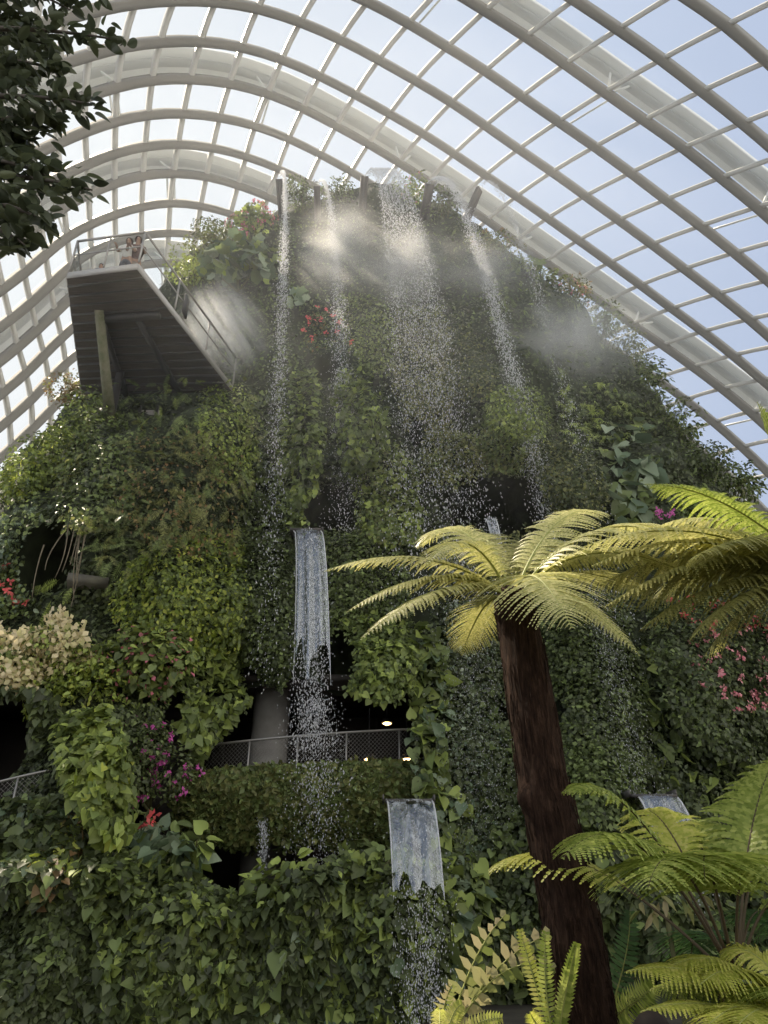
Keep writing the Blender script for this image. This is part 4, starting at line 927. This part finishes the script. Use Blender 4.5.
mist('slanting light shafts shaped as denser mist streaks right of the viewing platform', at(225, 328, 18.9), (1.5, 1.7, 3.3), 1.8, 2.2, SUN, (2.4, 2.4, .35), .42, .68)  # shafts of light imitated by mist density stretched along the sun direction
mist('grey mist cloud hanging on the right slope', at(572, 338, 19.8), (3.4, 1.3, 2.6), 1.1, 1.4)
mist('thin mist between the two right waterfalls under the summit', at(485, 268, 20.0), (2.9, 1.2, 2.0), .75, 1.4)
mist('thin veil of damp haze in front of the upper mountain', np.array([0., 14., 17.]), (13., 6.5, 13.), .014, .8, None, None, .0, .35)
# ------------------------------------------------------------------ ferns
def bez(a, m, b, n):
    t = np.linspace(0, 1, n)[:, None]; return (1 - t) ** 2 * a + 2 * t * (1 - t) * m + t ** 2 * b
def frond(parent, name, a, b, arch, width, pairs=34, pn=13, mat='YG', roll=0., droop=.45, stalk=.12, rmat=None, side=0., bend=.45, rr=.012, fwd=.35, alt=None):
    """one fern frond: rachis, paired pinnae, each pinna with paired pinnules"""
    a = np.asarray(a, float); b = np.asarray(b, float); m_ = a + (b - a) * bend + np.array([0, 0, arch])
    h = nrm(np.cross(b - a, [0, 0, 1.])); m_ = m_ + h * side
    C = bez(a, m_, b, 60); T = nrm(np.gradient(C, axis=0))
    X = nrm(np.cross(T, np.array([0, 0, 1.]) + 0 * T)); U = np.cross(X, T)
    cr, sr = math.cos(roll), math.sin(roll); X, U = X * cr + U * sr, U * cr - X * sr
    tl = np.linspace(0, 1, 60); mb = MB()
    tq = stalk + (1 - stalk) * np.linspace(0, .995, pairs) ** .95
    ip = lambda A, t: np.stack([np.interp(t, tl, A[:, i]) for i in range(3)], -1)
    L_ = np.linalg.norm(np.diff(C, axis=0), axis=1).sum()
    for s in (-1, 1):
        p = ip(C, tq); tx = nrm(ip(T, tq)); xx_ = nrm(ip(X, tq)); uu_ = nrm(ip(U, tq))
        q = (tq - stalk) / (1 - stalk)
        ln = width * np.minimum(1, .5 + 1.6 * q) * np.clip(1 - q ** 2.6, .03, 1) ** .9 * (.92 + .16 * rng.random(pairs))
        fw = fwd + .35 * q; D = nrm(xx_ * s + tx * fw[:, None] + uu_ * (.12 + .1 * rng.random(pairs))[:, None])
        w = np.linspace(0, 1, pn + 1)
        dr = droop * (.7 + .6 * rng.random(pairs))
        # points down each pinna (pairs, pn+1, 3)
        M = p[:, None] + D[:, None] * (ln[:, None] * w)[..., None] - np.array([0, 0, 1.]) * (dr * ln)[:, None, None] * (w ** 2)[None, :, None]
        Dp = nrm(np.gradient(M, axis=1)); Nn = nrm(np.cross(Dp, tx[:, None] + 0 * Dp) * -s + .0); Sx = nrm(np.cross(Nn, Dp))
        sp = L_ * (1 - stalk) / pairs
        pl = sp * .74 * np.clip(1.05 - w ** 2 * .95, .12, 1)[None] * np.minimum(1, ln / (width * .4))[:, None].clip(.35, 1)
        hw = (ln / pn * .60)[:, None] + 0 * pl
        for e in (-1, 1):
            Q = M[:, :-1]; d1 = nrm(Sx[:, :-1] * e + Dp[:, :-1] * .45 - Nn[:, :-1] * .18); d2 = Dp[:, :-1]
            k = pl[:, :-1, None]; hh = hw[:, :-1, None]
            V = np.stack([Q - d2 * hh * .9, Q + d1 * k * .6 - d2 * hh * .75, Q + d1 * k, Q + d1 * k * .62 + d2 * hh * .8, Q + d2 * hh * .9], 2)
            n = V.shape[0] * V.shape[1]; F = (np.arange(n) * 5)[:, None] + np.arange(5)[None]
            if e * s > 0: F = F[:, ::-1]
            mb.add(V.reshape(-1, 3), F)
    o = mb.build(name, lm(mat) if isinstance(mat, str) else mat, parent)
    MB().tube(C, np.linspace(rr, rr * .2, 60), 7).build('rachis', rmat or M_RACHISG, o, True)
    return o
FG = leafmat('fern_green_gold', [(.27, .28, .08), (.43, .42, .15), (.56, .53, .24)], .34, .42, .4)
FG2 = leafmat('fern_olive', [(.17, .17, .05), (.26, .26, .08), (.36, .34, .13)], .42, .45)
FL = leafmat('fern_fresh_green', [(.14, .19, .03), (.25, .31, .06), (.38, .42, .11)], .38, .45)
FY_ = leafmat('fern_yellow_green', [(.30, .34, .05), (.42, .44, .08), (.52, .50, .14)], .36, .45)
FDK = leafmat('fern_dark_green', [(.03, .07, .02), (.05, .11, .03), (.08, .16, .05)], .3, .45)
def trunkmat():
    m, t, out, N, L = nt('tree_fern_trunk_fibre')
    p = N('ShaderNodeBsdfPrincipled'); p.inputs['Roughness'].default_value = .95; p.inputs['Specular IOR Level'].default_value = .1
    tc = N('ShaderNodeTexCoord'); mp = N('ShaderNodeMapping'); mp.inputs['Scale'].default_value = (26, 26, 4)
    n = N('ShaderNodeTexNoise'); n.inputs['Scale'].default_value = 1.6; n.inputs['Detail'].default_value = 8; n.inputs['Roughness'].default_value = .7
    L(tc.outputs['Object'], mp.inputs[0]); L(mp.outputs[0], n.inputs['Vector'])
    r = ramp(N, [(.010, .006, .005), (.032, .018, .012), (.085, .05, .034)], pos=[.3, .52, .75]); L(n.outputs['Fac'], r.inputs[0]); L(r.outputs[0], p.inputs['Base Color'])
    b = N('ShaderNodeBump'); b.inputs['Strength'].default_value = 1.; b.inputs['Distance'].default_value = .03; L(n.outputs['Fac'], b.inputs['Height']); L(b.outputs[0], p.inputs['Normal'])
    L(p.outputs[0], out.inputs[0]); return m
M_TRUNK = trunkmat()
def trunk(parent, C, R, knob=None):
    C = np.asarray(C, float); n = 120; t = np.linspace(0, 1, len(C)); tt = np.linspace(0, 1, n)
    # smooth interpolation through the centre line
    P = np.stack([np.interp(tt, t, C[:, i]) for i in range(3)], -1); k = np.ones(9) / 9
    for i in range(2): P[:, i] = np.convolve(np.pad(P[:, i], 4, mode='edge'), k, 'valid')
    rad = np.interp(tt, t, R); a = np.linspace(0, 2 * np.pi, 65)
    rr_ = rad[:, None] * (1 + .10 * vnoise(np.cos(a)[None] * 3 + 9, np.sin(a)[None] * 3 + tt[:, None] * 14) + .05 * vnoise(a[None] * 6, tt[:, None] * 40))
    if knob:
        kt, ka, kr, kh = knob; da = np.angle(np.exp(1j * (a - ka)))
        rr_ = rr_ + kh * np.exp(-((tt[:, None] - kt) / kr) ** 2 - (da[None] / .45) ** 2)
    rr_[:, -1] = rr_[:, 0]
    G = np.stack([P[:, :1] + rr_ * np.cos(a), P[:, 1:2] + rr_ * np.sin(a), P[:, 2:] + 0 * rr_], -1)
    mb = MB().grid(G); o = mb.build('trunk', M_TRUNK, parent, True)
    # matted root fibres and old frond stubs clothing the trunk
    fb = MB()
    for _ in range(900):
        i_ = rng.integers(2, n - 8); th_ = rng.random() * 2 * np.pi; l = rng.integers(3, 7)
        ii = np.arange(i_, min(n, i_ + l)); th2 = th_ + (ii - i_) * rng.normal() * .02
        r_ = rad[ii] * 1.03 + .006 * np.sin(np.linspace(0, np.pi, len(ii)))
        fb.tube(np.stack([P[ii, 0] + r_ * np.cos(th2), P[ii, 1] + r_ * np.sin(th2), P[ii, 2]], -1), .0035, 4, caps=False)
    f_ = fb.build('fibre', M_TRUNK, o); f_['kind'] = 'stuff'
    return P
# the tall tree fern in the foreground
cr = at(513, 600, 5.35)
cl = [np.array([1.24, 5.0, -.1]), at(585, 1020, 5.02), at(577, 960, 5.05), at(564, 880, 5.1), at(541, 770, 5.2), at(521, 640, 5.33), cr]
tf = empty('tree_fern', (1.24, 5.0, 0), 'tall tree fern with dark fibrous trunk and arching golden-green fronds in the foreground', 'tree fern')
trunk(tf, cl, [.24, .172, .172, .172, .166, .158, .15], (.62, math.radians(205), .018, .06))
crown = cr + (0, 0, .04)
MB().lathe([(0, .12), (.07, .10), (.12, .0), (.15, -.12), (.1, -.2)], crown, 18).build('crown_bud', M_TRUNK, tf, True)
A = crown
fr = [  # tip px, tip distance, arch, width, material, roll
 (325, 571, 5.0, .42, .24, FG, .35), (347, 612, 4.75, .42, .22, FG, .2), (360, 640, 4.45, .40, .22, FG, .1),
 (418, 548, 6.0, .75, .26, FG, .5), (425, 566, 4.75, .62, .25, FG, .3), (462, 655, 6.1, .35, .26, FG2, 0.),
 (572, 628, 4.25, .50, .42, FG, -.15), (640, 656, 4.5, .42, .16, FG, -.2), (608, 515, 6.2, .62, .25, FG, -.5),
 (700, 545, 5.7, .75, .30, FG, -.3), (655, 600, 6.3, .45, .30, FG2, -.2), (540, 548, 6.9, .5, .28, FG2, 0), (690, 575, 5.1, .55, .24, FG, -.1),
 (470, 545, 6.8, .55, .26, FG2, .2)]
for px, py, Y, ar, wd, mt, ro in fr:
    frond(tf, 'frond', A + nrm(at(px, py, Y) - A) * .05, at(px, py, Y), ar, wd * 1.45, 46, 15, mt, ro, rmat=M_RACHISG)
# its neighbour, whose fronds reach in from the right
c2 = at(835, 590, 5.2)
tf2 = empty('tree_fern', (c2[0] + .15, 5.1, 0), 'second tree fern at the right edge reaching in with long fronds', 'tree fern')
trunk(tf2, [(c2[0] + .15, 5.1, -.1), (c2[0] + .1, 5.12, 1.5), (c2[0] + .03, 5.17, 3), c2], [.25, .2, .17, .15])
for px, py, Y, ar, wd, mt, ro in [(646, 484, 4.7, .5, .24, FL, .25), (578, 549, 4.7, .62, .24, FG, .1), (655, 528, 5.6, .6, .26, FG, .3), (600, 585, 5.5, .55, .34, FG2, .1),
        (640, 630, 5.0, .45, .30, FG2, .1), (705, 655, 5.4, .4, .30, FG2, .0), (757, 402, 5.2, .25, .2, FL, .2), (640, 610, 6.2, .6, .34, FG2, .2), (592, 566, 5.0, .6, .30, FG, .2), (606, 606, 4.9, .55, .34, FG2, .0), (690, 640, 4.7, .4, .30, FG2, 0), (690, 560, 4.4, .5, .32, FG2, 0), (655, 575, 5.9, .6, .34, FG2, .1), (930, 520, 6.2, .5, .3, FG2, 0), (960, 600, 5.0, .5, .3, FG2, 0), (840, 520, 7.0, .5, .3, FG2, 0), (820, 640, 3.8, .5, .3, FG2, 0)]:
    frond(tf2, 'frond', c2 + nrm(at(px, py, Y) - c2) * .05, at(px, py, Y), ar, wd * 1.5, 46, 15, mt, ro, droop=.55)
# low tree fern in the lower right
c3 = at(738, 985, 4.5)
tf3 = empty('tree_fern', (c3[0], c3[1], 0), 'low bright green tree fern spreading in the lower right corner', 'tree fern')
trunk(tf3, [(c3[0], c3[1], -.1), (c3[0], c3[1], c3[2] * .5), tuple(c3)], [.16, .13, .10])
for px, py, Y, ar, wd, mt, ro, bd in [(563, 792, 4.5, .62, .17, FL, .2, .5), (563, 858, 4.0, .62, .22, FL, .1, .5), (648, 888, 3.75, .55, .30, FL, -.1, .5), (775, 758, 4.9, .25, .26, FL, -.3, .4), (690, 820, 5.2, .35, .22, FL, .2, .4),
        (705, 880, 3.7, .55, .30, FL, 0, .45), (775, 880, 3.9, .5, .30, FL, 0, .5), (490, 872, 5.5, .5, .20, FY_, .1, .6), (800, 830, 5.2, .5, .26, FL, 0, .5), (640, 812, 5.3, .45, .2, FY_, .2, .5), (850, 930, 4.4, .5, .26, FL, 0, .5), (790, 940, 5.2, .4, .26, FDK, 0, .5), (690, 960, 5.1, .3, .24, FDK, 0, .5)]:
    frond(tf3, 'frond', c3, at(px, py, Y), ar + .08, wd * 1.7, 26, 12, mt, ro, stalk=.34, rmat=M_RACHIS, rr=.010, bend=bd)
# yellow-green ground fern at the bottom right
c4 = at(835, 1075, 4.1); c4[2] = max(.25, c4[2])
gf = empty('ground_fern', (c4[0], c4[1], 0), 'yellow-green fern fanning over the bottom right corner', 'fern')
MB().tube([(c4[0], c4[1], -.05), tuple(c4)], [.09, .06], 10).build('rootstock', M_TRUNK, gf)
for px, py, Y, ar, wd, mt, ro in [(626, 972, 3.9, .32, .20, FY_, .2), (640, 1012, 3.7, .25, .15, FY_, .1), (700, 1035, 3.5, .35, .24, FY_, 0.), (770, 1000, 3.5, .3, .24, FL, 0), (720, 955, 4.3, .4, .2, FY_, .2), (668, 968, 4.0, .4, .22, FY_, .1), (735, 1030, 3.4, .3, .26, FY_, 0), (700, 985, 3.8, .4, .24, FY_, .1), (650, 990, 4.2, .3, .2, FL, .2), (900, 1000, 4.2, .3, .24, FL, 0)]:
    frond(gf, 'frond', c4, at(px, py, Y), ar, wd * 1.5, 40, 13, mt, ro, stalk=.15)
# simply pinnate ferns by the trunk
def sword_frond(parent, a, b, arch, width, mat, pairs=24, side=0., roll=0., lob=.45):
    C = bez(np.asarray(a, float), (a + b) / 2 + np.array([side, 0, arch]), np.asarray(b, float), 40); T = nrm(np.gradient(C, axis=0))
    view = np.array([0, -1., .35]); X = nrm(np.cross(T, view)); X = nrm(X * math.cos(roll) + np.cross(T, X) * math.sin(roll)); U = np.cross(X, T)
    mb = MB(); tq = np.linspace(.08, .99, pairs); sp = np.linalg.norm(np.diff(C, axis=0), axis=1).sum() / pairs
    for s in (-1, 1):
        p = np.stack([np.interp(tq, np.linspace(0, 1, 40), C[:, i]) for i in range(3)], -1); k = (tq * 39).astype(int)
        ln = width * np.sin(np.pi * np.clip(.12 + .8 * tq, 0, 1)) ** .6 * (1 + (rng.random(pairs) - .5) * (.9 if pairs < 15 else .1))
        D = nrm(X[k] * s + T[k] * .25); hw = sp * lob
        V = np.stack([p - T[k] * hw * .6, p + D * ln[:, None] * .5 - T[k] * hw + U[k] * .01, p + D * ln[:, None] - U[k] * .02 * rng.random((pairs, 1)), p + D * ln[:, None] * .5 + T[k] * hw * .8 + U[k] * .01, p + T[k] * hw * .6], 1)
        F = (np.arange(pairs) * 5)[:, None] + np.arange(5)[None]
        mb.add(V.reshape(-1, 3), F if s > 0 else F[:, ::-1])
    o = mb.build('frond', mat, parent); MB().tube(C, np.linspace(.006, .002, 40), 6).build('rachis', M_RACHISG, o, True)
c5 = at(556, 1052, 4.6)
sf = empty('sword_fern', (c5[0], c5[1], 0), 'small upright sword fern with pale fronds in front of the trunk base', 'fern')
MB().tube([(c5[0], c5[1], -.05), tuple(c5)], [.06, .03], 8).build('rootstock', M_TRUNK, sf)
for px, py, Y, sd, w, lb in [(546, 932, 4.6, -.05, .055, .45), (577, 944, 4.45, .0, .05, .75), (530, 1012, 4.5, -.05, .05, .45), (520, 930, 4.7, -.02, .05, .45)]:
    sword_frond(sf, c5, at(px, py, Y), .05, w, FL if px > 540 else FY_, 26, sd, 0, lb)
c6 = at(603, 1030, 5.5)
sf2 = empty('sword_fern', (c6[0], c6[1], 0), 'dark green sword fern standing right of the trunk base', 'fern')
MB().tube([(c6[0], c6[1], -.05), tuple(c6)], [.06, .03], 8).build('rootstock', M_TRUNK, sf2)
for px, py, Y, sd in [(630, 912, 5.5, .1), (600, 995, 5.2, 0), (655, 985, 5.2, .1), (640, 1000, 4.9, .05)]:
    sword_frond(sf2, c6, at(px, py, Y), .06, .10, FDK if py < 960 else FL, 22, sd)
c7 = at(440, 1062, 4.6)
sf3 = empty('ground_fern', (c7[0], c7[1], 0), 'little yellow-green fern at the bottom left of the trunk', 'fern')
MB().tube([(c7[0], c7[1], -.05), tuple(c7)], [.06, .03], 8).build('rootstock', M_TRUNK, sf3)
for px, py, Y, sd in [(502, 1018, 4.5, 0), (462, 1004, 4.6, 0), (520, 1040, 4.4, 0), (440, 1010, 4.8, 0)]:
    sword_frond(sf3, c7, at(px, py, Y), .10, .055, FY_, 22, sd)
# oak-leaf fern: stout arching frond with pointed lobes, a few of them dry
c8 = at(445, 1050, 4.9)
ok_ = empty('oak_leaf_fern', (c8[0], c8[1], 0), 'oak-leaf fern with pointed pale lobes arching left of the trunk', 'fern')
MB().tube([(c8[0], c8[1], -.05), tuple(c8)], [.07, .035], 8).build('rootstock', M_TRUNK, ok_)
OAK = leafmat('oak_leaf_pale', [(.16, .20, .05), (.33, .33, .13), (.45, .38, .22)], .3, .45)
for px, py, Y, ar, w, sd in [(548, 935, 4.75, .16, .085, -.05), (505, 915, 4.95, .12, .08, -.05), (452, 985, 4.8, .05, .06, -.05), (553, 968, 4.7, .30, .07, 0)]:
    sword_frond(ok_, c8, at(px, py, Y), ar, w, OAK, 12, sd, .35, .40)
# plant with strap leaves under the low tree fern
c9 = at(668, 895, 4.9); sp_ = empty('strap_leaf_plant', (c9[0], c9[1], 0), 'pale drooping strap leaves hanging under the low tree fern', 'plant')
sm = MB(); P = np.repeat(at(664, 902, 4.9)[None], 14, 0) + rng.normal(size=(14, 3)) * (.1, .05, .03)
scatter(sm, 'lance', P, nrm(np.array([0, -1, .3]) + rng.normal(size=(14, 3)) * .4), nrm(np.array([0, -.1, -1]) + rng.normal(size=(14, 3)) * (.5, .2, .2)), .09 + .05 * rng.random(14))
sm.build('foliage', OAK, sp_); MB().tube([(c9[0], c9[1], -.05), tuple(at(664, 902, 4.9))], [.03, .012], 8).build('stem', M_STEM, sp_)

# hanging roots in the left hollow and the ledge under them
def roots():
    c = at(85, 528, 16.0); root = empty('hanging_roots', tuple(c), 'bundle of long pale roots hanging in the hollow on the left flank', 'roots')
    for k, (x0, y0, x1, y1) in enumerate([(68, 524, 55, 578), (75, 525, 62, 572), (83, 524, 74, 600), (84, 524, 78, 585), (88, 522, 72, 590), (44, 545, 32, 598), (80, 525, 70, 565), (66, 530, 45, 570), (86, 523, 71, 607)]):
        a = at(x0, y0, 15.5); b = at(x1, y1, 15.2); m = (a + b) / 2 + rng.normal(size=3) * .12
        MB().tube(bez(a, m, b, 12), np.linspace(.018, .007, 12), 6).build('root_strand', M_ROOT, root, True)
roots()
patch('root_crown_plant', 'tuft of yellowish leaves from which the pale roots hang', 'plant', [(66, 518), (90, 515), (94, 530), (70, 533)], [('spray', .3, 1.6, 'YG'), ('oval', .2, 1., 'OL')], lift=.9)
lc = at(88, 588, 16.2); lb = MB(); lb.box(lc, (.9, 1.2, .2), np.array([[math.cos(.35), -math.sin(.35), 0], [math.sin(.35), math.cos(.35), 0], [0, 0, 1]]))
tag(lb.build('trim_ledge', plain('ledge_concrete', (.10, .095, .08), .9, noise=(.15, .14, .11), nscale=4., bump=.2)), 'grey concrete ledge in the left hollow', 'ledge', kind='structure')
# ------------------------------------------------------------------ overhanging tree, upper left
tr = empty('broadleaf_tree', (-3.3, 1.6, 0), 'dark leafy tree overhanging the upper left corner', 'tree')
tp = np.array([(-3.3, 1.6, -.1), (-3.25, 1.62, 1.5), (-3.2, 1.7, 3.), (-3.1, 1.8, 4.5), (-2.95, 1.9, 6.2)])
MB().tube(tp, [.16, .14, .12, .09, .05], 14).build('trunk', M_BARK, tr, True)
lf = MB(); twig_leaf = []
for (sx, sy, sY, ex, ey, eY, nl) in [(-60, 30, 2.6, 118, 40, 2.6, 70), (-60, 60, 2.6, 60, 70, 2.7, 80), (-60, 100, 2.7, 95, 105, 2.6, 75), (-50, 130, 2.7, 55, 120, 2.8, 70), (-60, 160, 2.6, 45, 175, 2.6, 75),
        (-50, 180, 2.7, 92, 190, 2.55, 60), (-50, 200, 2.6, 50, 225, 2.55, 55), (-60, 220, 2.7, 25, 245, 2.6, 60), (-40, -30, 2.6, 70, 10, 2.7, 70), (-40, 10, 2.8, 30, 30, 2.9, 70), (-60, -20, 2.5, 100, -10, 2.6, 60),
        (-40, 80, 3.0, 30, 85, 3.0, 80), (-40, 140, 2.9, 25, 150, 2.9, 80), (-40, 40, 3.0, 50, 45, 3.0, 70), (-40, 195, 2.9, 15, 205, 2.9, 60)]:
    a = at(sx, sy, sY); b = at(ex, ey, eY); z = np.interp(a[2] - .4, tp[:, 2], np.arange(5)); i_ = int(min(z, 3)); o_ = tp[i_] + (tp[i_ + 1] - tp[i_]) * (z - i_)
    C = bez(a, (a + b) / 2 + (0, 0, .12), b, 20); full = np.concatenate([bez(o_, (o_ + a) / 2 + (0, 0, .15), a, 8)[:-1], C])
    MB().tube(full, np.linspace(.03, .005, len(full)), 7).build('branch', M_BARK, tr, True)
    nl = int(nl * 1.7); t = np.linspace(.0, 1, nl); P = np.stack([np.interp(t, np.linspace(0, 1, 20), C[:, i]) for i in range(3)], -1) + rng.normal(size=(nl, 3)) * (.075, .09, .085) * (1.15 - .8 * t)[:, None]
    d = nrm(b - a); tip = nrm(d * .8 + rng.normal(size=(nl, 3)) * .6 + (0, 0, -.5)); N = nrm(rng.normal(size=(nl, 3)) * .6 + (0, -.2, .9))
    scatter(lf, 'leaf', P, N, tip, .075 + .045 * rng.random(nl), 0)
lf.build('foliage', leafmat('overhang_leaf', [(.045, .055, .034), (.075, .09, .05), (.12, .14, .07)], .35, .4), tr)

# ------------------------------------------------------------------ light, sky, camera
sd = bpy.data.lights.new('sun', 'SUN'); sd.energy = 11.5; sd.angle = math.radians(.8); sd.color = (1, .85, .66)
so = bpy.data.objects.new('sun', sd); COL.objects.link(so); so.rotation_euler = SUN.to_track_quat('Z', 'Y').to_euler(); so.location = (-20, 10, 60)
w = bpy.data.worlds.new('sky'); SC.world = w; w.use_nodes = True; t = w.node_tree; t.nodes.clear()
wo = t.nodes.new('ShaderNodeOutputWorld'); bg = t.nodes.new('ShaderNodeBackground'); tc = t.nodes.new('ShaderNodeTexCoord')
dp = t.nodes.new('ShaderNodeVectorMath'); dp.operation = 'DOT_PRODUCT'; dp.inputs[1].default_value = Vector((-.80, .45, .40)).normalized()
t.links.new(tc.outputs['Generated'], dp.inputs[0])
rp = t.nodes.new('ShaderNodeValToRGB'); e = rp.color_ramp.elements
stops = [(0, (1.9, 1.83, 1.72)), (.40, (1.4, 1.38, 1.32)), (.55, (.50, .585, .78)), (.70, (.66, .74, .90)), (.90, (1.0, 1.02, 1.03))]  # first stops: brighter sky added behind the camera to fill the mountain face
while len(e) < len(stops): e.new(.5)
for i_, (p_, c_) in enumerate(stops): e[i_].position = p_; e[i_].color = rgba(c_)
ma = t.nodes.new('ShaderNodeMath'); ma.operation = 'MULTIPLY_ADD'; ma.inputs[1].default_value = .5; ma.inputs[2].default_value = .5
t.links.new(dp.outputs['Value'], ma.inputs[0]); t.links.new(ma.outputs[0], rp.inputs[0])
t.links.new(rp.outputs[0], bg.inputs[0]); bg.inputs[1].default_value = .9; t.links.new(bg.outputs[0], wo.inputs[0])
cd = bpy.data.cameras.new('camera'); cd.sensor_fit = 'VERTICAL'; cd.sensor_height = 36; cd.lens = 36 * FPX / 1024; cd.clip_start = .05; cd.clip_end = 500
co = bpy.data.objects.new('camera', cd); COL.objects.link(co); co.location = (0, 0, EYE); co.rotation_euler = (math.pi / 2 + PITCH, 0, 0); SC.camera = co
SC.view_settings.view_transform = 'Standard'; SC.view_settings.look = 'None'; SC.view_settings.gamma = 1; SC.view_settings.use_curve_mapping = False
SC.view_settings.exposure = 0.12
SC.cycles.transparent_max_bounces = 24; SC.cycles.volume_step_rate = 1.0; SC.cycles.volume_bounces = 2; SC.cycles.max_bounces = 8; SC.cycles.use_denoising = True
